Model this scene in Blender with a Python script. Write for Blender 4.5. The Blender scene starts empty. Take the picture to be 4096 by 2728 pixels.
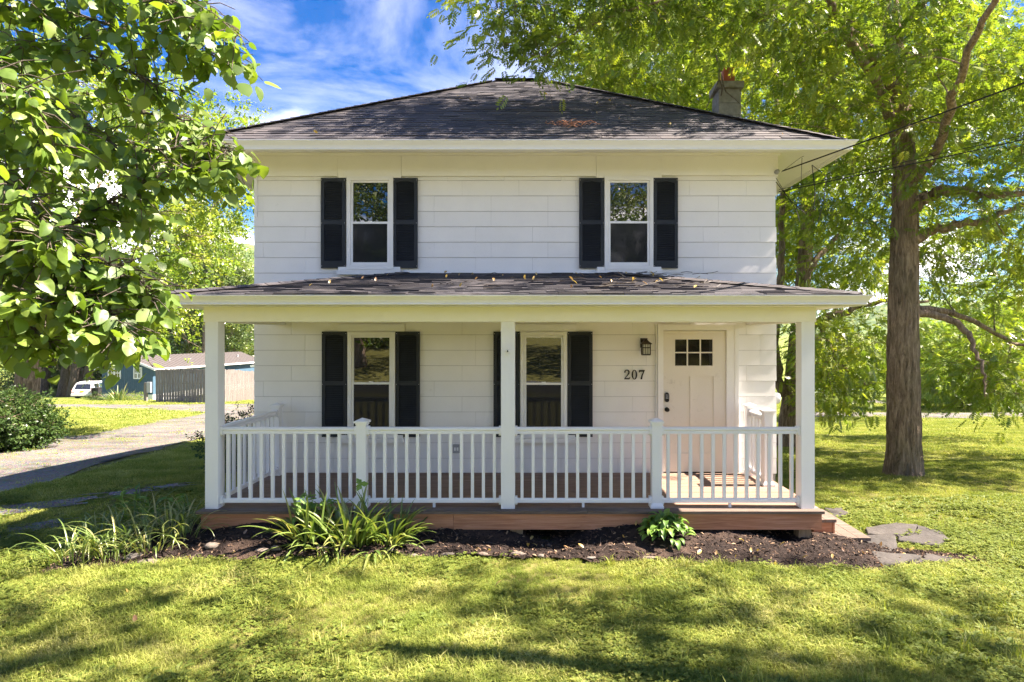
import bpy, math, random
import numpy as np
from mathutils import Vector, Matrix, Euler

rng = np.random.default_rng(7)
random.seed(7)
R = math.radians
scene = bpy.context.scene
COL = scene.collection

# ------------------------------------------------------------------ camera
HC = 2.28                      # camera height above the porch-side ground
FPX, VX, VY = 600.0, 537.0, 338.0
cam_d = bpy.data.cameras.new('camera'); cam = bpy.data.objects.new('camera', cam_d); COL.objects.link(cam)
cam.location = (0, 0, HC); cam.rotation_euler = (R(90), 0, 0)
cam_d.sensor_width = 36; cam_d.lens = FPX / 1024 * 36
cam_d.shift_x = -(VX - 512) / 1024; cam_d.shift_y = (VY - 341) / 1024
cam_d.clip_start = 0.1; cam_d.clip_end = 4000
scene.camera = cam

# ------------------------------------------------------------------ light
SUN_EL, SUN_AZ = R(50), R(91)       # azimuth from +Y towards +X
sdir = Vector((math.sin(SUN_AZ) * math.cos(SUN_EL), math.cos(SUN_AZ) * math.cos(SUN_EL), math.sin(SUN_EL)))
sun_d = bpy.data.lights.new('sun', 'SUN'); sun = bpy.data.objects.new('sun', sun_d); COL.objects.link(sun)
sun_d.energy = 2.6; sun_d.angle = R(0.55); sun_d.color = (1.0, 0.93, 0.80)
sun.rotation_euler = (-sdir).to_track_quat('-Z', 'Y').to_euler()
sun.location = (20, 10, 30)

world = bpy.data.worlds.new('World'); scene.world = world; world.use_nodes = True
wn, wl = world.node_tree.nodes, world.node_tree.links
wn.clear()
def wnode(t, **kw):
    n = wn.new(t)
    for k, v in kw.items(): setattr(n, k, v)
    return n
sky = wnode('ShaderNodeTexSky', sky_type='NISHITA', sun_disc=False, sun_elevation=SUN_EL, sun_rotation=SUN_AZ,
            air_density=1.0, dust_density=0.05, ozone_density=3.0, altitude=200)
hsv = wnode('ShaderNodeHueSaturation'); hsv.inputs['Hue'].default_value = 0.512; hsv.inputs['Saturation'].default_value = 1.7; hsv.inputs['Value'].default_value = 0.145
tc = wnode('ShaderNodeTexCoord')
sepx = wnode('ShaderNodeSeparateXYZ')
mp = wnode('ShaderNodeMapping'); mp.inputs['Scale'].default_value = (1.0, 1.0, 3.2); mp.inputs['Location'].default_value = (0.35, 0.1, 0.2); mp.inputs['Rotation'].default_value = (0, R(14), 0)
n1 = wnode('ShaderNodeTexNoise'); n1.inputs['Scale'].default_value = 2.3; n1.inputs['Detail'].default_value = 9; n1.inputs['Roughness'].default_value = 0.62; n1.inputs['Distortion'].default_value = 0.6
r1 = wnode('ShaderNodeMapRange'); r1.inputs['From Min'].default_value = 0.48; r1.inputs['From Max'].default_value = 0.80; r1.inputs['To Max'].default_value = 0.18
mp2 = wnode('ShaderNodeMapping'); mp2.inputs['Scale'].default_value = (1.0, 1.0, 2.2); mp2.inputs['Location'].default_value = (1.7, 0.3, 0.0)
n2 = wnode('ShaderNodeTexNoise'); n2.inputs['Scale'].default_value = 4.2; n2.inputs['Detail'].default_value = 8; n2.inputs['Roughness'].default_value = 0.55
r2 = wnode('ShaderNodeMapRange'); r2.inputs['From Min'].default_value = 0.49; r2.inputs['From Max'].default_value = 0.62
low = wnode('ShaderNodeMapRange'); low.inputs['From Min'].default_value = 0.36; low.inputs['From Max'].default_value = 0.20   # cumulus only low down
m2 = wnode('ShaderNodeMath', operation='MULTIPLY')
mx = wnode('ShaderNodeMath', operation='MAXIMUM')
mix = wnode('ShaderNodeMix', data_type='RGBA')
cl = wnode('ShaderNodeRGB'); cl.outputs[0].default_value = (3.7, 3.7, 3.75, 1)
bg = wnode('ShaderNodeBackground'); bg.inputs['Strength'].default_value = 0.145
out = wnode('ShaderNodeOutputWorld')
wl.new(sky.outputs[0], hsv.inputs['Color'])
wl.new(tc.outputs['Generated'], mp.inputs[0]); wl.new(mp.outputs[0], n1.inputs['Vector']); wl.new(n1.outputs[0], r1.inputs['Value'])
wl.new(tc.outputs['Generated'], mp2.inputs[0]); wl.new(mp2.outputs[0], n2.inputs['Vector']); wl.new(n2.outputs[0], r2.inputs['Value'])
wl.new(tc.outputs['Generated'], sepx.inputs[0]); wl.new(sepx.outputs['Z'], low.inputs['Value'])
wl.new(r2.outputs[0], m2.inputs[0]); wl.new(low.outputs[0], m2.inputs[1])
wl.new(r1.outputs[0], mx.inputs[0]); wl.new(m2.outputs[0], mx.inputs[1])
wl.new(mx.outputs[0], mix.inputs['Factor']); wl.new(hsv.outputs[0], mix.inputs[6]); wl.new(cl.outputs[0], mix.inputs[7])
wl.new(mix.outputs[2], bg.inputs['Color']); wl.new(bg.outputs[0], out.inputs['Surface'])

scene.view_settings.view_transform = 'Standard'; scene.view_settings.look = 'None'
scene.view_settings.exposure = 3.5; scene.view_settings.gamma = 1.0
scene.view_settings.use_curve_mapping = False
scene.view_settings.use_white_balance = True; scene.view_settings.white_balance_temperature = 6850; scene.view_settings.white_balance_tint = 18
scene.render.engine = 'CYCLES'
cy = scene.cycles
cy.use_denoising = True; cy.denoiser = 'OPENIMAGEDENOISE'; cy.denoising_input_passes = 'RGB_ALBEDO_NORMAL'; cy.denoising_prefilter = 'NONE'; cy.use_adaptive_sampling = True; cy.adaptive_threshold = 0.012
cy.max_bounces = 7; cy.diffuse_bounces = 4; cy.glossy_bounces = 3; cy.transmission_bounces = 5; cy.transparent_max_bounces = 8
cy.sample_clamp_indirect = 6

# ------------------------------------------------------------------ materials
MATS = {}
class N:
    """small node-tree builder"""
    def __init__(s, name):
        s.m = bpy.data.materials.new(name); s.m.use_nodes = True
        s.t = s.m.node_tree; s.t.nodes.clear(); s.o = s.t.nodes.new('ShaderNodeOutputMaterial')
        MATS[name] = s.m
    def n(s, t, **kw):
        nd = s.t.nodes.new(t)
        for k, v in kw.items():
            if k.startswith('i_'):
                nd.inputs[k[2:].replace('_', ' ')].default_value = v
            else: setattr(nd, k, v)
        return nd
    def l(s, a, b): s.t.links.new(a, b)
    def coord(s, kind='Object', scale=(1, 1, 1), rot=(0, 0, 0)):
        if kind == 'World':
            g = s.n('ShaderNodeNewGeometry'); src = g.outputs['Position']
        else:
            g = s.n('ShaderNodeTexCoord'); src = g.outputs[kind]
        m = s.n('ShaderNodeMapping'); m.inputs['Scale'].default_value = scale; m.inputs['Rotation'].default_value = rot
        s.l(src, m.inputs[0]); return m.outputs[0]
    def noise(s, vec, scale, detail=4, rough=0.55, dist=0):
        nd = s.n('ShaderNodeTexNoise'); nd.inputs['Scale'].default_value = scale; nd.inputs['Detail'].default_value = detail
        nd.inputs['Roughness'].default_value = rough; nd.inputs['Distortion'].default_value = dist
        if vec is not None: s.l(vec, nd.inputs['Vector'])
        return nd.outputs[0]
    def ramp(s, fac, stops, interp='LINEAR'):
        nd = s.n('ShaderNodeValToRGB'); nd.color_ramp.interpolation = interp
        el = nd.color_ramp.elements
        while len(el) < len(stops): el.new(0.5)
        for e, (p, c) in zip(el, stops): e.position = p; e.color = (*c, 1)
        s.l(fac, nd.inputs[0]); return nd.outputs[0]
    def rng(s, v, a, b, c=0., d=1.):
        nd = s.n('ShaderNodeMapRange')
        for i, x in enumerate((a, b, c, d)): nd.inputs[i + 1].default_value = x
        s.l(v, nd.inputs[0]); return nd.outputs[0]
    def mixc(s, fac, a, b, mode='MIX'):
        nd = s.n('ShaderNodeMix', data_type='RGBA', blend_type=mode)
        for sock, v in ((nd.inputs[0], fac), (nd.inputs[6], a), (nd.inputs[7], b)):
            if isinstance(v, (int, float)): sock.default_value = v
            elif isinstance(v, tuple): sock.default_value = (*v, 1)
            else: s.l(v, sock)
        return nd.outputs[2]
    def math(s, op, a, b=None):
        nd = s.n('ShaderNodeMath', operation=op)
        for i, v in enumerate((a, b)):
            if v is None: continue
            if isinstance(v, (int, float)): nd.inputs[i].default_value = v
            else: s.l(v, nd.inputs[i])
        return nd.outputs[0]
    def bump(s, h, strength=0.3, dist=0.01):
        nd = s.n('ShaderNodeBump'); nd.inputs['Strength'].default_value = strength; nd.inputs['Distance'].default_value = dist
        s.l(h, nd.inputs['Height']); return nd.outputs[0]
    def pbr(s, color, rough=0.7, spec=0.3, normal=None, metal=0.0, ior=None):
        p = s.n('ShaderNodeBsdfPrincipled')
        if isinstance(color, tuple): p.inputs['Base Color'].default_value = (*color, 1)
        else: s.l(color, p.inputs['Base Color'])
        if isinstance(rough, (int, float)): p.inputs['Roughness'].default_value = rough
        else: s.l(rough, p.inputs['Roughness'])
        p.inputs['Specular IOR Level'].default_value = spec; p.inputs['Metallic'].default_value = metal
        if ior: p.inputs['IOR'].default_value = ior
        if normal is not None: s.l(normal, p.inputs['Normal'])
        s.l(p.outputs[0], s.o.inputs['Surface']); return p
    def rand(s):
        a = s.n('ShaderNodeObjectInfo').outputs['Random']
        b = s.n('ShaderNodeAttribute', attribute_name='rnd').outputs['Fac']
        return s.math('FRACT', s.math('ADD', a, b))

def paint(name, c, rough=0.5, var=0.06, dirt=0.25, dirtc=(0.22, 0.2, 0.15), grain=0.15, scale=3.0):
    b = N(name); v = b.coord('World')
    n = b.noise(v, scale, 6, 0.65); col = b.mixc(b.rng(n, 0.3, 0.7), tuple(x * (1 - var) for x in c), tuple(min(0.85, x * (1 + var)) for x in c))
    r = b.rand(); col = b.mixc(b.rng(r, 0, 1, 0, 0.10), col, tuple(x * 0.8 for x in c))
    if dirt:
        d = b.noise(v, scale * 4, 8, 0.75); d2 = b.noise(v, 0.9, 3)
        f = b.math('MULTIPLY', b.rng(d, 0.58, 0.82, 0, dirt), b.rng(d2, 0.35, 0.7))
        col = b.mixc(f, col, dirtc)
    g = b.noise(b.coord('World', (40, 40, 8)), 6, 4)
    b.pbr(col, rough, 0.3, b.bump(g, grain, 0.003)); return b.m

paint('siding', (0.80, 0.785, 0.76), 0.6, 0.03, 0.35)
paint('wall_backing', (0.34, 0.33, 0.31), 0.9, 0.03, 0)
paint('trim_white', (0.78, 0.775, 0.76), 0.42, 0.03, 0.22)
paint('trim_cream', (0.81, 0.80, 0.755), 0.5, 0.03, 0.25, (0.3, 0.27, 0.15))
paint('vinyl', (0.80, 0.80, 0.795), 0.35, 0.02, 0.15, grain=0.04)
paint('gutter', (0.78, 0.77, 0.735), 0.35, 0.02, 0.35, (0.3, 0.28, 0.2), grain=0.03)
paint('door', (0.70, 0.66, 0.58), 0.45, 0.03, 0.7, (0.12, 0.10, 0.08), grain=0.06, scale=2.0)
paint('shutter', (0.020, 0.024, 0.031), 0.5, 0.2, 0.15, (0.08, 0.08, 0.08), grain=0.1)
paint('black_metal', (0.015, 0.014, 0.013), 0.4, 0.1, 0)
paint('bronze', (0.035, 0.026, 0.018), 0.45, 0.2, 0)
paint('grey_metal', (0.35, 0.36, 0.37), 0.45, 0.06, 0.3)
paint('screw', (0.6, 0.6, 0.6), 0.3, 0.02, 0)
paint('blue_siding', (0.055, 0.11, 0.16), 0.6, 0.08, 0.2)
paint('tan_roof', (0.085, 0.075, 0.07), 0.6, 0.06, 0.3)
paint('car_white', (0.55, 0.55, 0.54), 0.25, 0.02, 0)
paint('rubber', (0.02, 0.02, 0.02), 0.8, 0.1, 0)
paint('red_lamp', (0.45, 0.02, 0.02), 0.25, 0.05, 0)
paint('plate_yellow', (0.75, 0.50, 0.06), 0.4, 0.02, 0)
paint('terracotta', (0.36, 0.10, 0.055), 0.75, 0.15, 0.4)
paint('cable', (0.012, 0.012, 0.012), 0.6, 0.1, 0)

def wood(name, c1, c2, c3, along=(0.6, 12, 12), rough=0.75):
    b = N(name); off = b.n('ShaderNodeObjectInfo').outputs['Random']
    v = b.coord('World', along); cx = b.n('ShaderNodeVectorMath', operation='ADD'); b.l(v, cx.inputs[0])
    cmb = b.n('ShaderNodeCombineXYZ'); b.l(b.math('MULTIPLY', off, 37.0), cmb.inputs[0]); b.l(b.math('MULTIPLY', off, 11.0), cmb.inputs[1]); b.l(cmb.outputs[0], cx.inputs[1]); v = cx.outputs[0]
    g = b.noise(v, 3.0, 8, 0.65, 1.2); k = b.noise(v, 1.1, 3, 0.5, 2.0); fine = b.noise(v, 14, 4, 0.7)
    col = b.ramp(g, [(0.28, c1), (0.5, c2), (0.72, c3)])
    col = b.mixc(b.rng(k, 0.62, 0.75, 0, 0.6), col, tuple(x * 0.45 for x in c1))
    col = b.mixc(b.rng(off, 0, 1, 0, 0.35), col, c1)
    b.pbr(col, rough, 0.2, b.bump(fine, 0.5, 0.004)); return b.m
wood('deck_wood', (0.15, 0.098, 0.07), (0.25, 0.17, 0.125), (0.34, 0.245, 0.19), (0.5, 9, 9))
wood('rim_wood', (0.29, 0.125, 0.068), (0.46, 0.22, 0.125), (0.58, 0.31, 0.20), (0.5, 9, 9))
wood('grey_wood', (0.085, 0.064, 0.05), (0.15, 0.115, 0.093), (0.22, 0.175, 0.145), (0.6, 9, 9))
wood('post_wood', (0.16, 0.11, 0.06), (0.25, 0.18, 0.11), (0.33, 0.25, 0.17), (9, 9, 0.5))
wood('fence_wood', (0.10, 0.085, 0.078), (0.20, 0.175, 0.16), (0.31, 0.28, 0.255), (5, 5, 0.4))

# roof shingles: charcoal with per-tab variation and granules
b = N('shingle'); r = b.rand(); v = b.coord('World')
col = b.ramp(r, [(0.0, (0.020, 0.020, 0.024)), (0.35, (0.034, 0.034, 0.042)), (0.7, (0.050, 0.048, 0.055)), (1.0, (0.085, 0.078, 0.080))])
n = b.noise(v, 260, 3, 0.8); col = b.mixc(b.rng(n, 0.35, 0.75, 0, 0.5), col, (0.13, 0.12, 0.12))
n = b.noise(v, 1.3, 4); col = b.mixc(b.rng(n, 0.45, 0.8, 0, 0.35), col, (0.09, 0.072, 0.06))
b.pbr(col, 0.82, 0.35, b.bump(b.noise(v, 300, 2), 0.5, 0.003))

# window glass: dark room behind a reflecting double pane
def glass(name, base, refl, rough):
    b = N(name)
    n = b.noise(b.coord('World'), 1.6, 2)
    d = b.n('ShaderNodeBsdfDiffuse'); d.inputs[0].default_value = (*base, 1)
    g = b.n('ShaderNodeBsdfGlossy'); g.inputs['Roughness'].default_value = rough; b.l(b.bump(n, 0.06, 0.02), g.inputs['Normal'])
    f = b.n('ShaderNodeFresnel'); f.inputs[0].default_value = refl
    m = b.n('ShaderNodeMixShader'); b.l(f.outputs[0], m.inputs[0]); b.l(d.outputs[0], m.inputs[1]); b.l(g.outputs[0], m.inputs[2]); b.l(m.outputs[0], b.o.inputs[0])
glass('glass', (0.010, 0.011, 0.012), 2.4, 0.01)
glass('glass_screen', (0.016, 0.018, 0.022), 1.36, 0.06)
glass('glass_dark', (0.014, 0.012, 0.010), 1.6, 0.03)
b = N('lamp_glass'); b.pbr((0.55, 0.55, 0.48), 0.35, 0.5)

# concrete block
b = N('concrete'); v = b.coord('World'); n = b.noise(v, 9, 8, 0.7)
b.pbr(b.ramp(n, [(0.3, (0.17, 0.165, 0.15)), (0.7, (0.33, 0.32, 0.295))]), 0.9, 0.15, b.bump(b.noise(v, 60, 5), 0.6, 0.006))

# bark
def bark(name, c1, c2, c3, sc=1.0):
    b = N(name); v = b.coord('World', (7 * sc, 7 * sc, 1.3 * sc))
    n = b.noise(v, 2.2, 8, 0.7, 0.9); n2 = b.noise(b.coord('World', (1, 1, 1)), 1.2, 4)
    col = b.ramp(n, [(0.32, c1), (0.5, c2), (0.7, c3)])
    col = b.mixc(b.rng(n2, 0.5, 0.75, 0, 0.35), col, (0.09, 0.10, 0.05))
    b.pbr(col, 0.92, 0.1, b.bump(n, 1.0, 0.035)); return b.m
bark('bark', (0.06, 0.045, 0.033), (0.25, 0.185, 0.135), (0.46, 0.36, 0.27))
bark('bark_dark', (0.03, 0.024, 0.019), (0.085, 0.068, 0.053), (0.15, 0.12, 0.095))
bark('bark_grey', (0.06, 0.05, 0.042), (0.15, 0.125, 0.10), (0.25, 0.215, 0.18), 2.0)

# leaves: reflect one side, transmit the other
def leaf(name, stops, trans=0.45, tmul=(1.25, 1.25, 0.55), gloss=0.06, grough=0.35, patch=(0.35, 0.65, 0.35)):
    b = N(name); r = b.rand(); v = b.coord('World')
    big = b.noise(v, patch[0], 4 if patch[0] > .5 else 2)
    f = b.math('ADD', b.math('MULTIPLY', r, patch[1]), b.rng(big, 0.3, 0.7, 0, patch[2]))
    col = b.ramp(f, stops)
    d = b.n('ShaderNodeBsdfDiffuse'); b.l(col, d.inputs[0])
    t = b.n('ShaderNodeBsdfTranslucent'); b.l(b.mixc(1.0, col, tmul, 'MULTIPLY'), t.inputs[0])
    m = b.n('ShaderNodeMixShader'); m.inputs[0].default_value = trans; b.l(d.outputs[0], m.inputs[1]); b.l(t.outputs[0], m.inputs[2])
    g = b.n('ShaderNodeBsdfGlossy'); g.inputs['Roughness'].default_value = grough; g.inputs[0].default_value = (1, 1, 1, 1)
    m2 = b.n('ShaderNodeMixShader'); m2.inputs[0].default_value = gloss; b.l(m.outputs[0], m2.inputs[1]); b.l(g.outputs[0], m2.inputs[2])
    b.l(m2.outputs[0], b.o.inputs[0]); return b.m
leaf('leaf_walnut', [(0.0, (0.080, 0.149, 0.022)), (0.45, (0.168, 0.249, 0.032)), (0.8, (0.276, 0.335, 0.042)), (1.0, (0.421, 0.385, 0.047))], 0.5, gloss=.035)
leaf('leaf_redbud', [(0.0, (0.074, 0.149, 0.022)), (0.5, (0.136, 0.226, 0.034)), (1.0, (0.249, 0.333, 0.046))], 0.48, (1.25, 1.25, 0.5), 0.04, 0.48)
leaf('leaf_bright', [(0.0, (0.088, 0.166, 0.029)), (0.5, (0.194, 0.287, 0.043)), (1.0, (0.386, 0.420, 0.064))], 0.45, gloss=.025)
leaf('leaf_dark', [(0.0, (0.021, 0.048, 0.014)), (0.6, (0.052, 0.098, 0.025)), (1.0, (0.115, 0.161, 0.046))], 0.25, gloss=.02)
leaf('leaf_far', [(0.0, (0.060, 0.114, 0.036)), (0.5, (0.132, 0.198, 0.048)), (1.0, (0.264, 0.300, 0.066))], 0.35)
leaf('leaf_strap', [(0.0, (0.081, 0.147, 0.032)), (0.5, (0.162, 0.230, 0.054)), (0.75, (0.306, 0.322, 0.099)), (1.0, (0.432, 0.350, 0.153))], 0.35, (1.2, 1.2, 0.6), 0.05)
leaf('leaf_hosta', [(0.0, (0.08, 0.17, 0.03)), (0.6, (0.14, 0.26, 0.045)), (1.0, (0.24, 0.36, 0.07))], 0.35, gloss=0.03, grough=.5)
leaf('leaf_fallen', [(0.0, (0.40, 0.25, 0.06)), (0.4, (0.48, 0.36, 0.12)), (0.7, (0.30, 0.17, 0.08)), (1.0, (0.16, 0.09, 0.05))], 0.2)
leaf('grass_blade', [(0.0, (0.113, 0.178, 0.028)), (0.4, (0.214, 0.270, 0.045)), (0.7, (0.338, 0.357, 0.085)), (1.0, (0.511, 0.479, 0.200))], 0.35, (1.15, 1.15, 0.6), 0.015, 0.6, patch=(1.5, 0.5, 0.55))
leaf('weed_leaf', [(0.0, (0.078, 0.125, 0.020)), (0.6, (0.143, 0.185, 0.032)), (1.0, (0.245, 0.250, 0.048))], 0.35, gloss=0.015, grough=0.6)

# lawn soil / far turf
b = N('lawn'); v = b.coord('World')
far = b.rng(b.n('ShaderNodeCameraData').outputs['View Distance'], 10, 30) if False else b.rng(b.n('ShaderNodeSeparateXYZ').outputs[1], 10, 30)
sx = [n for n in b.t.nodes if n.type == 'SEPXYZ'][0]; b.l(b.coord('World'), sx.inputs[0])
n = b.noise(v, 0.45, 5, 0.6); f2 = b.noise(v, 7, 5, 0.7)
turf = b.ramp(b.math('ADD', b.math('MULTIPLY', n, 0.6), b.math('MULTIPLY', f2, 0.4)), [(0.3, (0.08, 0.12, 0.022)), (0.5, (0.125, 0.165, 0.032)), (0.7, (0.19, 0.20, 0.05))])
wv = b.n('ShaderNodeTexWave', bands_direction='Y'); wv.inputs['Scale'].default_value = 0.28; wv.inputs['Distortion'].default_value = 0.6; b.l(b.coord('World', (1, 1, 1), (0, 0, R(-14))), wv.inputs[0])
turf = b.mixc(b.rng(wv.outputs[1], 0.2, 0.8, 0, 0.28), turf, (0.23, 0.245, 0.06))
soil = b.ramp(f2, [(0.3, (0.07, 0.075, 0.022)), (0.7, (0.16, 0.15, 0.05))])
b.pbr(b.mixc(far, soil, turf), 0.95, 0.05, b.bump(f2, 0.6, 0.03))

b = N('gravel'); v = b.coord('World'); vo = b.n('ShaderNodeTexVoronoi'); vo.inputs['Scale'].default_value = 34; b.l(v, vo.inputs[0])
n = b.noise(v, 0.8, 6, 0.65); n3 = b.noise(b.coord('World', (0.35, 1, 1)), 1.6, 6, 0.7)
col = b.mixc(0.45, b.ramp(n, [(0.3, (0.085, 0.079, 0.072)), (0.7, (0.19, 0.18, 0.165))]), vo.outputs['Color'], 'SOFT_LIGHT')
col = b.mixc(b.rng(n3, 0.53, 0.66, 0, 0.75), col, (0.13, 0.13, 0.045))
b.pbr(col, 0.95, 0.1, b.bump(vo.outputs[0], 0.9, 0.02))

b = N('gravel_dark'); v = b.coord('World'); vo = b.n('ShaderNodeTexVoronoi'); vo.inputs['Scale'].default_value = 30; b.l(v, vo.inputs[0])
n = b.noise(v, 1.2, 6, 0.65); col = b.mixc(0.4, b.ramp(n, [(0.3, (0.10, 0.098, 0.095)), (0.7, (0.19, 0.185, 0.18))]), vo.outputs['Color'], 'SOFT_LIGHT')
b.pbr(col, 0.95, 0.1, b.bump(vo.outputs[0], 0.9, 0.02))
b = N('mulch'); v = b.coord('World'); n = b.noise(v, 22, 8, 0.75); n2 = b.noise(v, 1.4, 4)
col = b.ramp(n, [(0.3, (0.010, 0.008, 0.007)), (0.55, (0.032, 0.024, 0.021)), (0.8, (0.085, 0.06, 0.048))])
col = b.mixc(b.rng(n2, 0.52, 0.72, 0, 0.7), col, (0.14, 0.095, 0.07))
b.pbr(col, 0.95, 0.1, b.bump(n, 1.0, 0.03))
b = N('mulch_chip'); r = b.rand()
b.pbr(b.ramp(r, [(0.0, (0.012, 0.010, 0.009)), (0.6, (0.05, 0.036, 0.03)), (0.9, (0.15, 0.095, 0.065)), (1.0, (0.35, 0.25, 0.16))]), 0.9, 0.1)

b = N('stone'); v = b.coord('World'); n = b.noise(v, 6, 8, 0.7); r = b.rand()
col = b.ramp(n, [(0.3, (0.10, 0.075, 0.058)), (0.7, (0.22, 0.175, 0.14))]); col = b.mixc(b.rng(r, 0, 1, 0, 0.6), col, (0.14, 0.14, 0.13))
b.pbr(col, 0.9, 0.15, b.bump(b.noise(v, 26, 6), 0.8, 0.02))
b = N('flagstone'); v = b.coord('World'); n = b.noise(v, 3, 8, 0.7); r = b.rand()
col = b.ramp(n, [(0.3, (0.036, 0.032, 0.029)), (0.7, (0.09, 0.08, 0.072))]); col = b.mixc(b.rng(r, 0, 1, 0, 0.5), col, (0.06, 0.063, 0.066))
b.pbr(col, 0.85, 0.2, b.bump(b.noise(v, 18, 6), 0.7, 0.02))

b = N('hill_forest'); v = b.coord('World'); n = b.noise(v, 0.11, 6, 0.7); r = b.n('ShaderNodeAttribute', attribute_name='rnd').outputs['Fac']
col = b.ramp(b.math('ADD', b.math('MULTIPLY', r, 0.5), b.math('MULTIPLY', n, 0.5)), [(0.25, (0.035, 0.07, 0.022)), (0.5, (0.075, 0.12, 0.035)), (0.75, (0.15, 0.175, 0.05))])
b.pbr(col, 0.95, 0.05)
b = N('asphalt'); v = b.coord('World'); n = b.noise(v, 30, 5)
b.pbr(b.ramp(n, [(0.3, (0.04, 0.04, 0.042)), (0.7, (0.075, 0.075, 0.078))]), 0.9, 0.2)

# ------------------------------------------------------------------ mesh helpers
class MB:
    def __init__(s): s.v = []; s.f = []; s.r = []
    def add(s, vs, fs, rnd=None):
        o = len(s.v); s.v += [tuple(p) for p in vs]; s.f += [tuple(i + o for i in f) for f in fs]
        s.r += [random.random() if rnd is None else rnd] * len(vs); return s
    def box(s, x0, x1, y0, y1, z0, z1, rnd=None):
        return s.add([(x0, y0, z0), (x1, y0, z0), (x1, y1, z0), (x0, y1, z0), (x0, y0, z1), (x1, y0, z1), (x1, y1, z1), (x0, y1, z1)],
                     [(0, 3, 2, 1), (4, 5, 6, 7), (0, 1, 5, 4), (1, 2, 6, 5), (2, 3, 7, 6), (3, 0, 4, 7)], rnd)
    def tube(s, pts, rad, sides=8, cap=True, rnd=None):
        P = np.array(pts, float); n = len(P); rad = np.broadcast_to(np.array(rad, float), (n,))
        T = np.gradient(P, axis=0) if n > 2 else np.repeat((P[1] - P[0])[None], n, 0)
        T /= np.linalg.norm(T, axis=1)[:, None] + 1e-9
        ref = np.array([0, 0, 1.]) if abs(T[0, 2]) < 0.9 else np.array([1., 0, 0])
        u = np.cross(T[0], ref); u /= np.linalg.norm(u); vs = []
        a = np.linspace(0, 2 * math.pi, sides, endpoint=False); ca, sa = np.cos(a), np.sin(a)
        for i in range(n):
            u = u - T[i] * np.dot(u, T[i]); u /= np.linalg.norm(u) + 1e-9; w = np.cross(T[i], u)
            vs += (P[i] + rad[i] * (ca[:, None] * u + sa[:, None] * w)).tolist()
        fs = [(i * sides + j, i * sides + (j + 1) % sides, (i + 1) * sides + (j + 1) % sides, (i + 1) * sides + j) for i in range(n - 1) for j in range(sides)]
        if cap: fs += [tuple(range(sides))[::-1], tuple((n - 1) * sides + j for j in range(sides))]
        return s.add(vs, fs, rnd)
    def prism(s, poly, axis, a, b, rnd=None):
        """poly = list of 2-D points; axis 'x': poly in (y,z); 'y': (x,z); 'z': (x,y)"""
        def p(q, t): return {'x': (t, q[0], q[1]), 'y': (q[0], t, q[1]), 'z': (q[0], q[1], t)}[axis]
        n = len(poly); vs = [p(q, a) for q in poly] + [p(q, b) for q in poly]
        return s.add(vs, [tuple(range(n)), tuple(range(2 * n - 1, n - 1, -1))] + [(i, i + n, (i + 1) % n + n, (i + 1) % n) for i in range(n)], rnd)
    def lathe(s, prof, c, sides=16, axis='z', rnd=None):
        vs = []; a = np.linspace(0, 2 * math.pi, sides, endpoint=False)
        for r, h in prof:
            for t in a:
                q = (r * math.cos(t), r * math.sin(t), h)
                q = {'z': q, 'y': (q[0], q[2], q[1]), 'x': (q[2], q[0], q[1])}[axis]
                vs.append((c[0] + q[0], c[1] + q[1], c[2] + q[2]))
        k = len(prof)
        fs = [(i * sides + j, i * sides + (j + 1) % sides, (i + 1) * sides + (j + 1) % sides, (i + 1) * sides + j) for i in range(k - 1) for j in range(sides)]
        fs += [tuple(range(sides))[::-1], tuple((k - 1) * sides + j for j in range(sides))]
        return s.add(vs, fs, rnd)
    def mesh(s, name, smooth=False, fix=True):
        m = bpy.data.meshes.new(name); m.from_pydata(s.v, [], s.f); m.update()
        at = m.attributes.new('rnd', 'FLOAT', 'POINT'); at.data.foreach_set('value', np.array(s.r, np.float32))
        if fix:
            import bmesh
            bm = bmesh.new(); bm.from_mesh(m); bmesh.ops.recalc_face_normals(bm, faces=bm.faces); bm.to_mesh(m); bm.free()
        if smooth: m.polygons.foreach_set('use_smooth', np.ones(len(m.polygons), bool))
        return m
    def build(s, name, mat, parent=None, smooth=False, **k):
        return put(name, s.mesh(name, smooth), mat, parent, **k)

WORLD = {}      # object name -> world matrix, so children keep world coordinates
def put(name, mesh, mat, parent=None, M=None, kind=None, label=None, cat=None, group=None):
    o = bpy.data.objects.new(name, mesh); COL.objects.link(o)
    if mat is not None and mesh is not None and (len(mesh.materials) == 0): mesh.materials.append(MATS[mat])
    M = M or Matrix.Identity(4); WORLD[o.name] = M
    if parent is not None:
        o.parent = parent; o.matrix_parent_inverse = Matrix.Identity(4)
        o.matrix_basis = WORLD[parent.name].inverted() @ M
    else: o.matrix_basis = M
    tag(o, label, cat, group, kind); return o
def tag(o, label=None, cat=None, group=None, kind=None):
    if label: o['label'] = label
    if cat: o['category'] = cat
    if group: o['group'] = group
    if kind: o['kind'] = kind
    return o
def thing(name, loc, label, cat, group=None):
    return put(name, None, None, None, Matrix.Translation(loc), None, label, cat, group)
def struct(name, mb, mat, smooth=False): return mb.build(name, mat, None, smooth, kind='structure')

UNIT = {}
def unit_box(mat):
    if mat not in UNIT:
        m = MB().box(-.5, .5, -.5, .5, -.5, .5, 0).mesh('unit_' + mat); m.materials.append(MATS[mat]); UNIT[mat] = m
    return UNIT[mat]
def brick(name, mat, parent, x0, x1, y0, y1, z0, z1, rot=None, mesh=None):
    M = Matrix.Translation(((x0 + x1) / 2, (y0 + y1) / 2, (z0 + z1) / 2))
    if rot: M = M @ rot
    return put(name, mesh or unit_box(mat), mat, parent, M @ Matrix.Diagonal((x1 - x0, y1 - y0, z1 - z0, 1)))

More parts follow.
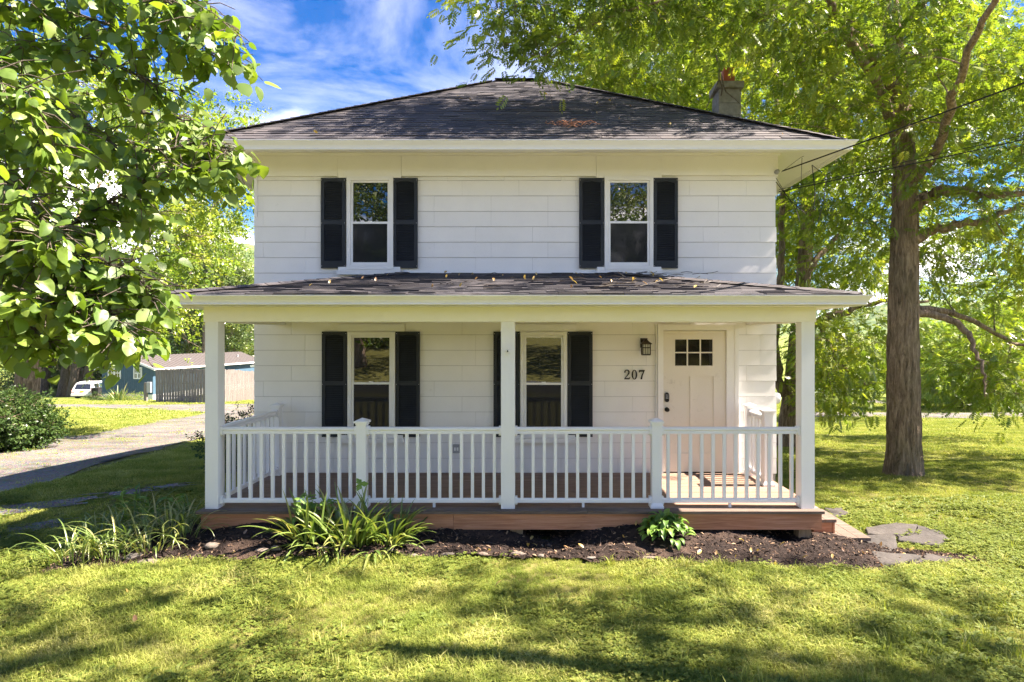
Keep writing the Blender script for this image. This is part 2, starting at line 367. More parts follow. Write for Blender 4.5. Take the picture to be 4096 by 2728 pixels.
def nmesh(name, V, F, rnd=None, smooth=False):
    """fast mesh from numpy: V (n,3), F (m,k)"""
    V = np.asarray(V, np.float32); F = np.asarray(F, np.int32); k = F.shape[1]
    m = bpy.data.meshes.new(name); m.vertices.add(len(V)); m.vertices.foreach_set('co', V.ravel())
    m.loops.add(F.size); m.loops.foreach_set('vertex_index', F.ravel())
    m.polygons.add(len(F)); m.polygons.foreach_set('loop_start', np.arange(0, F.size, k, dtype=np.int32))
    if smooth: m.polygons.foreach_set('use_smooth', np.ones(len(F), bool))
    m.update(calc_edges=True)
    if rnd is not None:
        at = m.attributes.new('rnd', 'FLOAT', 'POINT'); at.data.foreach_set('value', np.asarray(rnd, np.float32))
    return m

# ------------------------------------------------------------------ the lie of the land
def sstep(a, b, x):
    t = np.clip((x - a) / (b - a), 0, 1); return t * t * (3 - 2 * t)
def T(x, y):
    """height of the ground: level by the porch, falling away behind the house"""
    x = np.asarray(x, float); y = np.asarray(y, float)
    d = y - 9.2
    fall = np.where(d > 0, d, 0); fall = np.where(d < 2, np.clip(d + 1, 0, 3) ** 2 / 6, d - 0.5 + 0.0)
    fall = np.minimum(fall, 62 + 0.12 * (fall - 62))
    z = -0.0745 * fall
    z = z - 0.11 * sstep(2.9, 3.9, x) * (1 - sstep(30, 60, y))
    z = z + 0.02 * np.sin(x * 0.9 + 1) * np.cos(y * 0.7) * sstep(3, 9, y)
    z = z + 0.13 * np.clip(-16 - y, 0, 70)      # the slope across the road
    z = z + np.where(y > 330, sstep(330, 1000, y) * 20, 0)
    return z
def P(px, py, Y):
    """the point seen at a pixel, Y metres away"""
    return Vector(((px - VX) / FPX * Y, Y, HC - (py - VY) / FPX * Y))
def G(px, py):
    """the point of the ground seen at a pixel"""
    lo, hi = 2.0, 300.0
    for _ in range(60):
        m = (lo + hi) / 2; x = (px - VX) / FPX * m
        if HC - (py - VY) / FPX * m > T(x, m): lo = m
        else: hi = m
    x = (px - VX) / FPX * lo; return Vector((x, lo, float(T(x, lo))))
def inside(poly, x, y):
    c = np.zeros(np.shape(x), bool); n = len(poly)
    for i in range(n):
        x0, y0 = poly[i][:2]; x1, y1 = poly[(i + 1) % n][:2]
        hit = ((y0 > y) != (y1 > y)) & (x < (x1 - x0) * (y - y0) / (y1 - y0 + 1e-12) + x0); c ^= hit
    return c

def axis_pts(*segs):
    out = []
    for a, b, s in segs: out += list(np.arange(a, b, s))
    return np.array(out + [segs[-1][1]])
gx = axis_pts((-1500, -200, 60), (-200, -60, 6), (-60, -14, 1.2), (-14, 14, 0.35), (14, 60, 1.2), (60, 200, 6), (200, 1500, 60))
gy = axis_pts((-120, -20, 5), (-20, 2, 1), (2, 20, 0.35), (20, 90, 1.2), (90, 330, 6), (330, 2400, 50))
XX, YY = np.meshgrid(gx, gy); ZZ = T(XX, YY) - np.where((np.abs(XX + .3) < 3.2) & (YY > 6.95) & (YY < 14.5), 0.45, 0)
nx, ny = len(gx), len(gy); idx = np.arange(nx * ny).reshape(ny, nx)
F = np.stack([idx[:-1, :-1], idx[:-1, 1:], idx[1:, 1:], idx[1:, :-1]], -1).reshape(-1, 4)
put('ground', nmesh('ground', np.stack([XX, YY, ZZ], -1).reshape(-1, 3), F, smooth=True), 'lawn', kind='structure')

# gravel drives: strips laid between two edge lines given as ground points
STRIPS = []
def strip(name, edge_a, edge_b, mat='gravel', lift=0.02, rows=60, cols=14, ragged=0.25):
    def resample(e):
        e = np.array([(p.x, p.y) for p in e]); d = np.r_[0, np.cumsum(np.linalg.norm(np.diff(e, axis=0), axis=1))]
        t = np.linspace(0, d[-1], rows); return np.stack([np.interp(t, d, e[:, 0]), np.interp(t, d, e[:, 1])], -1)
    A, B = resample(edge_a), resample(edge_b)
    w = np.linspace(0, 1, cols)[None, :, None]
    jit = np.convolve(rng.normal(0, ragged * 1.6, rows + 4), np.ones(5) / 5, 'valid')[:, None, None] * np.array([1, .4])
    Q = A[:, None] * (1 - w) + B[:, None] * w + jit * (np.abs(w - .5) > .49)
    V = np.concatenate([Q, (T(Q[..., 0], Q[..., 1]) + lift)[..., None]], -1).reshape(-1, 3)
    i = np.arange(rows * cols).reshape(rows, cols)
    F = np.stack([i[:-1, :-1], i[:-1, 1:], i[1:, 1:], i[1:, :-1]], -1).reshape(-1, 4)
    put(name, nmesh(name, V, F, smooth=True), mat, kind='structure')
    STRIPS.append([tuple(p) for p in A] + [tuple(p) for p in B[::-1]])
strip('driveway', [G(-260, 500), G(-60, 466), G(30, 447), G(100, 433), G(160, 421), G(205, 414), G(262, 407), G(300, 405)],
      [G(-200, 590), G(-60, 515), G(0, 494), G(60, 481), G(140, 458), G(205, 440), G(262, 424), G(310, 415)])
strip('side_lane', [G(40, 404.5), G(140, 405.2), G(200, 404.6), G(270, 404), G(330, 404)], [G(40, 408), G(140, 409.5), G(200, 412.5), G(240, 414.5), G(330, 410)], ragged=0.1, lift=0.03)
strip('back_lane', [G(790, 412.5), G(900, 412.8), G(960, 413), G(1100, 412.5)], [G(790, 417.5), G(900, 417.8), G(960, 418.5), G(1100, 419)], ragged=0.1)
for pa, pb in (([G(-120, 516), G(-40, 510), G(20, 505), G(70, 500), G(96, 497)], [G(-120, 540), G(-40, 524), G(20, 515), G(70, 506), G(98, 499)]),
               ([G(108, 494), G(130, 491), G(160, 487), G(178, 484)], [G(110, 497), G(132, 495), G(160, 490), G(178, 486)]), ([G(-30, 536), G(10, 530), G(40, 523), G(62, 519)], [G(-30, 548), G(10, 540), G(42, 531), G(64, 522)])):
    strip('gravel_patch', pa, pb, mat='gravel_dark', rows=50, ragged=.3)
strip('gravel_patch', [G(815, 401.5), G(850, 400.6), G(900, 400.8)], [G(815, 404), G(850, 404.2), G(900, 403.6)], rows=20, lift=0.06, ragged=0.05)
# the road in front, behind the camera (the windows mirror it)
mb = MB(); mb.add([(-150, -14, 0.03), (150, -14, 0.03), (150, -8, 0.03), (-150, -8, 0.03)], [(0, 1, 2, 3)]); struct('road', mb, 'asphalt')

# ------------------------------------------------------------------ THE HOUSE
YW = 8.57                      # face of the front wall
X0, X1 = -4.03, 3.41           # its two corners
YB = 15.0
DECK = 0.36
house = thing('house', ((X0 + X1) / 2, (YW + YB) / 2, 0), 'white two-storey house with hipped dark roof, black shutters and front porch', 'house')
def WX(px): return (px - VX) / 70.0
def WZ(py): return HC + (VY - py) / 70.0

wall = MB().box(X0, X1, YW + 0.012, YB, -1.6, 4.93).build('wall', 'wall_backing', house)
# windows and doors as rectangles (x0,x1,z0,z1) that hide the siding behind them
wins = [dict(x0=WX(348.0), x1=WX(394.0), z0=3.256, z1=4.573, mid=WZ(224.3), up=True, sx=(WX(338.4), WX(401.5))),
        dict(x0=WX(604.2), x1=WX(652.6), z0=3.256, z1=4.573, mid=WZ(223.8), up=True, sx=(WX(596), WX(661.3))),
        dict(x0=WX(348.8), x1=WX(395.8), z0=0.866, z1=2.367, mid=WZ(384.0), up=False, sx=(WX(339.3), WX(404.5))),
        dict(x0=WX(520.6), x1=WX(566.8), z0=0.866, z1=2.367, mid=WZ(384.4), up=False, sx=(WX(511), WX(575.6)))]
covered = [(w['x0'], w['x1'], w['z0'], w['z1']) for w in wins] + [(WX(657), WX(738), DECK, 2.46)]
# siding shingles: wedge boards, thicker at the butt
wedge = MB().add([(-.5, -1, -.5), (.5, -1, -.5), (.5, 0, -.5), (-.5, 0, -.5), (-.5, -.35, .5), (.5, -.35, .5), (.5, 0, .5), (-.5, 0, .5)],
                 [(0, 3, 2, 1), (4, 5, 6, 7), (0, 1, 5, 4), (1, 2, 6, 5), (2, 3, 7, 6), (3, 0, 4, 7)], 0).mesh('siding_shingle')
wedge.materials.append(MATS['siding'])
EXPO, SW = 0.2205, 0.8128
z = 4.53; row = 0
rows_z = [4.53 - EXPO * k for k in range(-1, 20)]
for k, zb in enumerate(rows_z):
    z0, z1 = zb + 0.0035, zb + EXPO - 0.0015
    if z1 < DECK - 0.05 : continue
    z0 = max(z0, 0.30); z1 = min(z1, 4.60)
    x = X0 - SW * random.choice([0.12, 0.36, 0.62, 0.85])
    while x < X1:
        a, bx = max(x, X0 - 0.012) + 0.0012, min(x + SW, X1 + 0.012) - 0.0012; x += SW
        if bx - a < 0.03: continue
        if any(a > c[0] and bx < c[1] and z0 > c[2] and z1 < c[3] for c in covered): continue
        M = Matrix.Translation(((a + bx) / 2, YW + 0.011, (z0 + z1) / 2)) @ Matrix.Diagonal((bx - a, 0.0115 + random.uniform(0, 0.003), z1 - z0, 1))
        M = M @ Matrix.Rotation(random.gauss(0, 0.0008), 4, 'Y')
        put('siding_shingle', wedge, None, wall, M)
# corner strip
brick('corner_board', 'trim_white', wall, X0 - 0.004, X0 + 0.035, YW - 0.0125, YW + 0.06, 4.0, 4.59)

# frieze under the eaves, in boards
fz0, fz1 = 4.585, 4.92
hx = [(WX(338.4), WX(401.8)), (WX(596), WX(661.3))]
for a, c, dz, dy in ((X0 - 0.02, hx[0][0], 0, 0), (hx[0][0], hx[0][1], -0.025, 0.004), (hx[0][1], hx[1][0], 0, 0), (hx[1][0], hx[1][1], -0.025, 0.004), (hx[1][1], X1 + 0.02, 0.01, 0)):
    brick('frieze_board', 'trim_cream', house, a + 0.0015, c - 0.0015, YW - 0.034 - dy, YW + 0.0, fz0 + dz, fz1)
brick('frieze_board', 'trim_cream', house, X1, X1 + 0.034, YW + 0.002, YB, fz0, fz1)
brick('crown_strip', 'trim_cream', house, X0 - 0.05, X1 + 0.05, YW - 0.062, YW - 0.036, 4.875, 4.925)

# ---- windows
def window(w):
    x0, x1, z0, z1, mid = w['x0'], w['x1'], w['z0'], w['z1'], w['mid']
    m = MB(); t = 0.052
    def frame(m, x0, x1, z0, z1, t, y0, y1, tb=None):
        tb = tb or t
        m.box(x0, x0 + t, y0, y1, z0, z1); m.box(x1 - t, x1, y0, y1, z0, z1)
        m.box(x0 + t, x1 - t, y0, y1, z1 - t, z1); m.box(x0 + t, x1 - t, y0, y1, z0, z0 + tb)
    o = frame(m, x0, x1, z0, z1, t, YW - 0.060, YW + 0.01) or m.build('window', 'trim_white', house)
    sash = MB(); frame(sash, x0 + t + .002, x1 - t - .002, mid - 0.002, z1 - t - .002, 0.028, YW - 0.036, YW - 0.006, 0.03); sash.build('sash', 'vinyl', o)
    sash = MB(); frame(sash, x0 + t + .002, x1 - t - .002, z0 + t + .002, mid + 0.028, 0.030, YW - 0.050, YW - 0.037, 0.045); sash.build('sash', 'vinyl', o)
    MB().box(x0 + t + .028, x1 - t - .028, YW - 0.020, YW - 0.014, mid + 0.02, z1 - t - 0.028).build('pane', 'glass', o)
    MB().box(x0 + t + .028, x1 - t - .028, YW - 0.042, YW - 0.039, z0 + t + .040, mid + 0.0).build('pane', 'glass_screen', o, label='lower pane behind a dark insect screen')
    MB().box((x0 + x1) / 2 - 0.03, (x0 + x1) / 2 + 0.03, YW - 0.055, YW - 0.0505, mid + 0.028, mid + 0.040).build('latch', 'vinyl', o)
    s0, s1 = w['sx']
    MB().box(s0, s1, YW - 0.075, YW - 0.012, z0 - 0.075, z0 - 0.012).box(s0 + .01, s1 - .01, YW - 0.045, YW - 0.0125, z0 - 0.012, z0 + 0.035).build('sill', 'trim_white', o)
    if not w['up']:
        MB().box(s0 - 0.01, s1 + 0.01, YW - 0.032, YW - 0.0125, z1 + 0.004, 2.475).build('header_board', 'trim_white', o)
for w in wins: window(w)

# ---- shutters: frame, louvres, screws
slat_m = None
def shutter(x0, x1, z0, z1):
    y0, y1 = YW - 0.042, YW - 0.013
    m = MB(); st = 0.047; zm = z0 + (z1 - z0) * 0.508
    m.box(x0, x0 + st, y0, y1, z0, z1); m.box(x1 - st, x1, y0, y1, z0, z1)
    m.box(x0 + st, x1 - st, y0, y1, z0, z0 + 0.10); m.box(x0 + st, x1 - st, y0, y1, zm - 0.03, zm + 0.03)
    # arched head
    n = 10; xs = np.linspace(x0 + st, x1 - st, n + 1)
    poly = [(x, z1 - 0.062 - 0.0 + 0.022 * math.sin(math.pi * min(1, max(0, (i / n - .12) / .76)))) for i, x in enumerate(xs)]
    for i in range(n):
        m.prism([(xs[i], poly[i][1]), (xs[i + 1], poly[i + 1][1]), (xs[i + 1], z1), (xs[i], z1)], 'y', y0, y1)
    m.box(x0 + st, x1 - st, y1 - 0.006, y1, z0 + .1, z1 - .04)
    o = m.build('shutter', 'shutter', house)
    rot = Matrix.Rotation(R(-38), 4, 'X'); ub = unit_box('shutter')
    for a, c in ((z0 + 0.10, zm - 0.03), (zm + 0.03, z1 - 0.05)):
        k = int((c - a) / 0.026)
        for i in range(k):
            zz = a + (i + .5) * (c - a) / k
            M = Matrix.Translation(((x0 + x1) / 2, (y0 + y1) / 2 - 0.002, zz)) @ rot @ Matrix.Diagonal((x1 - x0 - 2 * st, 0.004, 0.026, 1))
            put('louver', ub, None, o, M)
    for zz in (z0 + 0.03, (z0 + z1) / 2, z1 - 0.03):
        for xx in (x0 + 0.012, x1 - 0.012): brick('screw', 'screw', o, xx - .004, xx + .004, y0 - 0.003, y0, zz - .004, zz + .004)
SH = [(321.9, 346.2, 0), (393.7, 418.0, 0), (579.0, 603.7, 1), (652.9, 677.3, 1), (322.8, 347.6, 2), (396.3, 420.2, 2), (493.7, 519.8, 3), (567.6, 592.4, 3)]
for a, c, i in SH:
    up = wins[i]['up']
    shutter(WX(a), WX(c), 3.274 if up else 0.873, 4.556 if up else 2.372)

# ---- door
dx0, dx1, dz1 = WX(662.9), WX(725.0), 2.386
m = MB()
m.box(WX(657.2), dx0 - .004, YW - 0.055, YW + 0.01, DECK, dz1 + 0.085); m.box(dx1 + .004, WX(737.5), YW - 0.055, YW + 0.01, DECK, dz1 + 0.085)
m.box(dx0 - .004, dx1 + .004, YW - 0.055, YW + 0.01, dz1 + .006, dz1 + 0.085)
m.box(WX(655.5), WX(656.9), YW - 0.04, YW, DECK, dz1 + .09); m.box(WX(733.5), WX(737.4), YW - 0.062, YW - 0.0555, DECK + .02, dz1 + .07)
dcase = m.build('door_frame', 'trim_white', house)
m = MB()
pz0, pz1 = WZ(366.2), WZ(338.8); px0, px1 = WX(673.8), WX(712.5)
dy0, dy1 = YW - 0.035, YW - 0.013
qx = [WX(673.8), WX(689.4), WX(697.4), WX(712.8)]; qz0, qz1 = WZ(452.8), WZ(376)
zb = DECK + 0.018
m.box(dx0, px0, dy0, dy1, zb, dz1); m.box(qx[3], dx1, dy0, dy1, zb, dz1)                       # stiles
m.box(px0, qx[3], dy0, dy1, pz1, dz1); m.box(px0, qx[3], dy0, dy1, qz1, pz0); m.box(px0, qx[3], dy0, dy1, zb, qz0)   # rails
m.box(qx[1], qx[2], dy0, dy1, qz0, qz1)
door = m.build('door', 'door', house, label='cream panelled front door with six small panes')
for a, c in ((qx[0], qx[1]), (qx[2], qx[3])): MB().box(a, c, dy0 + 0.014, dy1, qz0, qz1).build('panel', 'door', door)
pw, ph = (px1 - px0) / 3, (pz1 - pz0) / 2
for i in range(3):
    for j in range(2):
        MB().box(px0 + i * pw + .008, px0 + (i + 1) * pw - .008, dy0 + 0.012, dy1, pz0 + j * ph + .008, pz0 + (j + 1) * ph - .008).build('pane', 'glass_dark', door)
m = MB()
for i in range(4): m.box(px0 + i * pw - .009, px0 + i * pw + .009, dy0 - 0.004, dy0 + 0.011, pz0 - .009, pz1 + .009)
for j in range(3): m.box(px0, px1, dy0 - 0.002, dy0 + 0.011, pz0 + j * ph - .009, pz0 + j * ph + .009)
m.build('muntin', 'door', door)
MB().box(dx0, dx1, dy0 - 0.004, dy1, DECK + 0.001, DECK + 0.017).build('door_sweep', 'black_metal', door)
lx = WX(666.2)
def capsule(m, cx, cz, w, h, y0, y1):
    pts = [(cx + w / 2 * math.cos(a), cz + (h / 2 - w / 2) * (1 if math.sin(a) >= 0 else -1) + w / 2 * math.sin(a)) for a in np.linspace(0, 2 * math.pi, 24, endpoint=False)]
    m.prism(pts, 'y', y0, y1)
m = MB(); capsule(m, lx, WZ(397), 0.062, 0.135, dy0 - 0.022, dy0 - 0.0005); kp = m.build('keypad_lock', 'black_metal', door)
m = MB()
for i in range(3):
    for j in range(4): m.box(lx - .019 + i * .014, lx - .009 + i * .014, dy0 - 0.0245, dy0 - 0.0225, WZ(397) - .02 + j * .017, WZ(397) - .009 + j * .017)
m.build('button', 'grey_metal', kp, kind='stuff')
MB().lathe([(0.032, 0), (0.032, -0.008), (0.013, -0.010), (0.013, -0.035), (0.026, -0.04), (0.029, -0.055), (0.018, -0.066)], (lx, dy0 - .0005, WZ(409.2)), 20, 'y').build('knob', 'black_metal', door, True)

# ---- main roof
EX0, EX1, EY0, EY1, EZ = -4.70, 4.08, 7.905, 15.66, 4.875
RZ = 7.33; RYC = (EY0 + EY1) / 2; run = RYC - EY0; RX0, RX1 = EX0 + run, EX1 - run
m = MB()
m.add([(EX0, EY0, EZ), (EX1, EY0, EZ), (EX1, EY1, EZ), (EX0, EY1, EZ), (RX0, RYC, RZ), (RX1, RYC, RZ)],
      [(0, 1, 5, 4), (1, 2, 5), (2, 3, 4, 5), (3, 0, 4)], 0.4)
roof = m.build('roof', 'shingle', house)
# sloped soffit and fascia
m = MB()
q = [(X0 - .03, YW - .03, 4.915), (X1 + .03, YW - .03, 4.915), (X1 + .03, YB + .03, 4.915), (X0 - .03, YB + .03, 4.915)]
e = [(EX0 + .03, EY0 + .03, 4.765), (EX1 - .03, EY0 + .03, 4.765), (EX1 - .03, EY1 - .03, 4.765), (EX0 + .03, EY1 - .03, 4.765)]
m.add(q + e, [(i, (i + 1) % 4, (i + 1) % 4 + 4, i + 4) for i in range(4)])
m.build('soffit', 'trim_cream', house)
def ring_sweep(prof, x0, x1, y0, y1, sides=(0, 1, 2, 3), close=True):
    """profile of (outward offset, z) swept round a rectangle, mitred"""
    m = MB(); k = len(prof)
    for s in sides:
        cs = [((x0, y0, -1, -1), (x1, y0, 1, -1)), ((x1, y0, 1, -1), (x1, y1, 1, 1)), ((x1, y1, 1, 1), (x0, y1, -1, 1)), ((x0, y1, -1, 1), (x0, y0, -1, -1))][s]
        vs = [(cx + sx * o, cyy + sy * o, z) for (cx, cyy, sx, sy) in cs for o, z in prof]
        fs = [(i, (i + 1) % k, (i + 1) % k + k, i + k) for i in range(k)] + [tuple(range(k)), tuple(range(2 * k - 1, k - 1, -1))]
        m.add(vs, fs)
    return m
ring_sweep([(-.03, 4.755), (0.0, 4.755), (0.0, 4.868), (-.03, 4.868)], EX0, EX1, EY0, EY1).build('fascia', 'gutter', house)
def gut(z1, h=0.118, d=0.10):
    return [(0.002, z1), (0.002, z1 - h), (d * .45, z1 - h), (d * .55, z1 - h * .93), (d * .55, z1 - h * .86), (d * .5, z1 - h * .78), (d * .62, z1 - h * .52), (d * .92, z1 - h * .2), (d * .95, z1 - h * .12), (d * 1.05, z1 - h * .10), (d * 1.05, z1), (d * .98, z1), (d * .97, z1 - h * .08), (d * .85, z1 - h * .2), (d * .2, z1 - h * .85), (.015, z1 - h * .85), (.012, z1)]
ring_sweep(gut(4.862), EX0, EX1, EY0, EY1, (0, 1, 3)).build('gutter', 'gutter', house)

# shingles on the front slope
SL = math.hypot(run, RZ - EZ); PITCH = math.atan2(RZ - EZ, run)
shw = MB().add([(-.5, -.5, 1.0), (.5, -.5, 1.0), (.5, .5, .25), (-.5, .5, .25), (-.5, -.5, 0), (.5, -.5, 0), (.5, .5, 0), (-.5, .5, 0)],
               [(0, 1, 2, 3), (0, 4, 5, 1), (1, 5, 6, 2), (3, 2, 6, 7), (0, 3, 7, 4), (4, 7, 6, 5)], 0).mesh('roof_shingle')
shw.materials.append(MATS['shingle'])
def slope_pt(x, v, h=0):      # v = distance up the slope, h = height above it
    return (x, EY0 + v * math.cos(PITCH) - h * math.sin(PITCH), EZ + v * math.sin(PITCH) + h * math.cos(PITCH))
jn = MB(); n_ind = 0; ex = 0.127; v = -0.02; ri = 0
while v < SL - 0.02:
    f = max(0, min(1, v / SL)); f2 = max(0, min(1, (v + ex) / SL))
    xa, xb = EX0 + (RX0 - EX0) * f, EX1 + (RX1 - EX1) * f; xa2, xb2 = EX0 + (RX0 - EX0) * f2, EX1 + (RX1 - EX1) * f2
    x = xa - random.uniform(0, 0.3)
    while x < xb:
        w = random.choice([0.16, 0.22, 0.305, 0.305, 0.36, 0.45]); a, c = max(x, xa), min(x + w, xb); x += w
        if c - a < 0.02: continue
        a += .002; c -= .002; th = 0.010 + random.choice([0, 0, 0.006]) + random.uniform(0, .003); hh = ex + 0.012
        vb = v + random.uniform(-.004, .004)
        if a > xa2 + .02 and c < xb2 - .02 and n_ind < 300:
            M = Matrix.Translation(slope_pt((a + c) / 2, vb + hh / 2, 0.002)) @ Matrix.Rotation(PITCH, 4, 'X') @ Matrix.Diagonal((c - a, hh, th, 1))
            put('roof_shingle', shw, None, roof, M); n_ind += 1
        else:
            at, ct = max(a, xa2 - .0), min(c, xb2)
            if ct <= at: at = ct = (at + ct) / 2
            jn.add([slope_pt(a, vb, th), slope_pt(c, vb, th), slope_pt(ct, vb + hh, .003), slope_pt(at, vb + hh, .003), slope_pt(a, vb, 0), slope_pt(c, vb, 0)],
                   [(0, 1, 2, 3), (4, 5, 1, 0), (5, 2, 1), (4, 0, 3)])
    v += ex; ri += 1
put('roof_shingle', jn.mesh('upper_shingles', fix=False), 'shingle', roof, kind='stuff')
# hip caps
def caps(p0, p1, side, parent, step=0.16, w=0.13, th=0.011):
    p0, p1 = Vector(p0), Vector(p1); L = (p1 - p0).length; d = (p1 - p0) / L; k = int(L / step)
    across = d.cross(Vector((0, 0, 1))).normalized(); up = across.cross(d)
    cm = bpy.data.meshes.get('hip_cap')
    if not cm:
        cm = MB().add([(0, 0, 1), (0, -1, -.9), (0, 1, -.9), (1.25, 0, .45), (1.25, -1, -1.3), (1.25, 1, -1.3), (0, 0, .2), ], [(0, 3, 4, 1), (0, 2, 5, 3), (0, 1, 6), (0, 6, 2)], 0).mesh('hip_cap', fix=False)
        cm.materials.append(MATS['shingle'])
    for i in range(k):
        q = p0 + d * (i * step)
        M = Matrix(((d.x, across.x, up.x, q.x), (d.y, across.y, up.y, q.y), (d.z, across.z, up.z, q.z), (0, 0, 0, 1))) @ Matrix.Diagonal((step, w, th * 1.6, 1))
        put('hip_cap', cm, None, parent, M)
caps((EX0, EY0, EZ + .02), (RX0, RYC, RZ + .02), 1, roof); caps((EX1, EY0, EZ + .02), (RX1, RYC, RZ + .02), -1, roof); caps((RX0, RYC, RZ + .02), (RX1, RYC, RZ + .02), 1, roof)

# ---- chimney of concrete blocks
chim = MB().box(3.045, 3.385, 10.02, 10.36, 4.9, 6.44).build('chimney', 'concrete', house)
zz = 5.0
while zz < 6.4:
    brick('block', 'concrete', chim, 3.03, 3.40, 10.0, 10.38, zz + .004, min(zz + .195, 6.44)); zz += .2
brick('chimney_cap', 'concrete', chim, 2.99, 3.44, 9.96, 10.42, 6.445, 6.55)
MB().box(3.14, 3.32, 10.08, 10.26, 6.55, 6.83).build('flue', 'terracotta', chim)
m = MB(); m.tube([P(721, 96, 9.9), P(722.5, 88, 9.88), P(719, 78, 9.9), P(719.5, 68, 9.95), P(716, 55, 10)], .012, 5)
m.tube([P(720.5, 70, 9.9), P(723, 84, 9.88), P(726, 92, 9.85), P(734, 98, 9.88), P(740, 104, 9.85)], [.012, .012, .01, .008, .005], 5)
m.tube([P(719, 80, 9.9), P(712, 95, 9.9), P(706, 108, 9.95)], .008, 5)
m.build('fallen_branch', 'bark_grey', None, label='bare pale twig branch caught on the chimney flue', cat='branch')

# ---- porch roof
PX0, PX1, PY0, PZ = -4.06, 3.46, 6.41, 2.745
PWZ = 3.20; prun = YW - PY0; QX0, QX1 = PX0 + prun * 1.05, PX1 - prun * 1.12
sag = [0.0] * 2
m = MB(); m.add([(PX0, PY0, PZ), (PX1, PY0, PZ), (QX1, YW - .02, PWZ), (QX0, YW - .02, PWZ), (PX0, YW - .02, PZ), (PX1, YW - .02, PZ)], [(0, 1, 2, 3), (0, 3, 4), (1, 5, 2)], .4)
proof = m.build('porch_roof', 'shingle', house)
PP = math.atan2(PWZ - PZ, prun); PSL = math.hypot(PWZ - PZ, prun)
def pslope(x, v, h=0):
    w = 0.012 * math.sin(x * 2.1) * (1 - v / PSL)
    return (x, PY0 + v * math.cos(PP) - h * math.sin(PP), PZ + v * math.sin(PP) + h * math.cos(PP) + w)
jn = MB(); v = -0.03; n_ind = 0
while v < PSL - .02:
    f, f2 = max(0, v / PSL), min(1, (v + ex) / PSL)
    xa, xb = PX0 + (QX0 - PX0) * f, PX1 + (QX1 - PX1) * f; xa2, xb2 = PX0 + (QX0 - PX0) * f2, PX1 + (QX1 - PX1) * f2
    x = xa - random.uniform(0, .3)
    while x < xb:
        w = random.choice([0.2, 0.305, 0.305, 0.4]); a, c = max(x, xa), min(x + w, xb); x += w
        if c - a < .02: continue
        th = 0.012 + random.choice([0, 0, 0.006]) + random.uniform(0, .004)
        if v < 0.2 and a > xa2 + .02 and c < xb2 - .02:
            M = Matrix.Translation(pslope((a + c) / 2, v + ex / 2 + .006, 0.002)) @ Matrix.Rotation(PP, 4, 'X') @ Matrix.Diagonal((c - a - .004, ex + .012, th, 1))
            put('roof_shingle', shw, None, proof, M)
        else:
            at, ct = max(a, xa2), min(c, xb2)
            if ct <= at: at = ct = (at + ct) / 2
            jn.add([pslope(a, v, th), pslope(c, v, th), pslope(ct, v + ex, .003), pslope(at, v + ex, .003), pslope(a, v, 0), pslope(c, v, 0)], [(0, 1, 2, 3), (4, 5, 1, 0), (5, 2, 1), (4, 0, 3)])
    v += ex
put('roof_shingle', jn.mesh('porch_shingles', fix=False), 'shingle', proof, kind='stuff')
caps((PX0, PY0, PZ + .015), (QX0, YW - .05, PWZ + .015), 1, proof, w=.12); caps((PX1, PY0, PZ + .015), (QX1, YW - .05, PWZ + .015), 1, proof, w=.12)
brick('flashing', 'vinyl', proof, QX0 - .1, QX1 + .1, YW - .03, YW - .014, PWZ + .0, PWZ + .045)
ring_sweep([(-.03, 2.622), (0, 2.622), (0, 2.735), (-.03, 2.735)], PX0, PX1, PY0, YW - .03, (0, 1, 3)).build('fascia', 'gutter', proof)
ring_sweep(gut(2.735, .105, .09), PX0, PX1, PY0, YW - .03, (0, 1, 3)).build('gutter', 'gutter', proof)
brick('soffit', 'trim_cream', proof, PX0 + .0, PX1 - .0, PY0 + .0, YW - .03, 2.626, 2.645)
# beams and ceiling
BX0, BX1, BY = -3.745, 3.135, 6.742
brick('porch_beam', 'trim_cream', house, BX0, BX1, BY - .004, BY + 0.155, 2.462, 2.625)
brick('porch_beam', 'trim_cream', house, BX0, BX0 + .155, BY + .157, YW - .014, 2.462, 2.625)
brick('porch_beam', 'trim_cream', house, BX1 - .155, BX1, BY + .157, YW - .014, 2.462, 2.625)
brick('porch_ceiling', 'trim_cream', house, BX0 + .157, BX1 - .157, BY + .157, YW - .014, 2.59, 2.61)

# ---- deck, posts, railings
DX0, DX1, DY0 = -3.78, 3.185, 6.64
deck = MB().box(DX0 + .06, DX1 - .04, DY0 + .05, YW - .02, 0.19, 0.325).build('porch_deck', 'grey_wood', house)
y = DY0
while y < YW - .03:
    y2 = min(y + .139, YW - .016)
    jx = random.uniform(-1.5, 1.5)
    for a, c in ((DX0, jx - .002), (jx + .002, DX1)): brick('deck_board', 'deck_wood' if y > DY0 + .01 else 'grey_wood', deck, a, c, y, y2 - .005, 0.33 + random.uniform(-.001, .001), DECK + random.uniform(-.001, .001))
    y += .139
for a, c in ((DX0 + .045, -2.9), (-2.897, -.93), (-.927, DX1 - .02)): brick('rim_board', 'rim_wood', deck, a, c, DY0 + .028, DY0 + .064, 0.150, 0.328)
brick('rim_board', 'rim_wood', deck, DX1 - .058, DX1 - .018, DY0 + .066, YW - .03, 0.150, 0.328)
brick('rim_board', 'rim_wood', deck, DX0 + .045, DX0 + .085, DY0 + .066, YW - .03, 0.150, 0.328)
for xx in (2.93, -3.62, -.3): brick('deck_support', 'post_wood', deck, xx, xx + .14, DY0 + .075, DY0 + .21, -.15, .188)

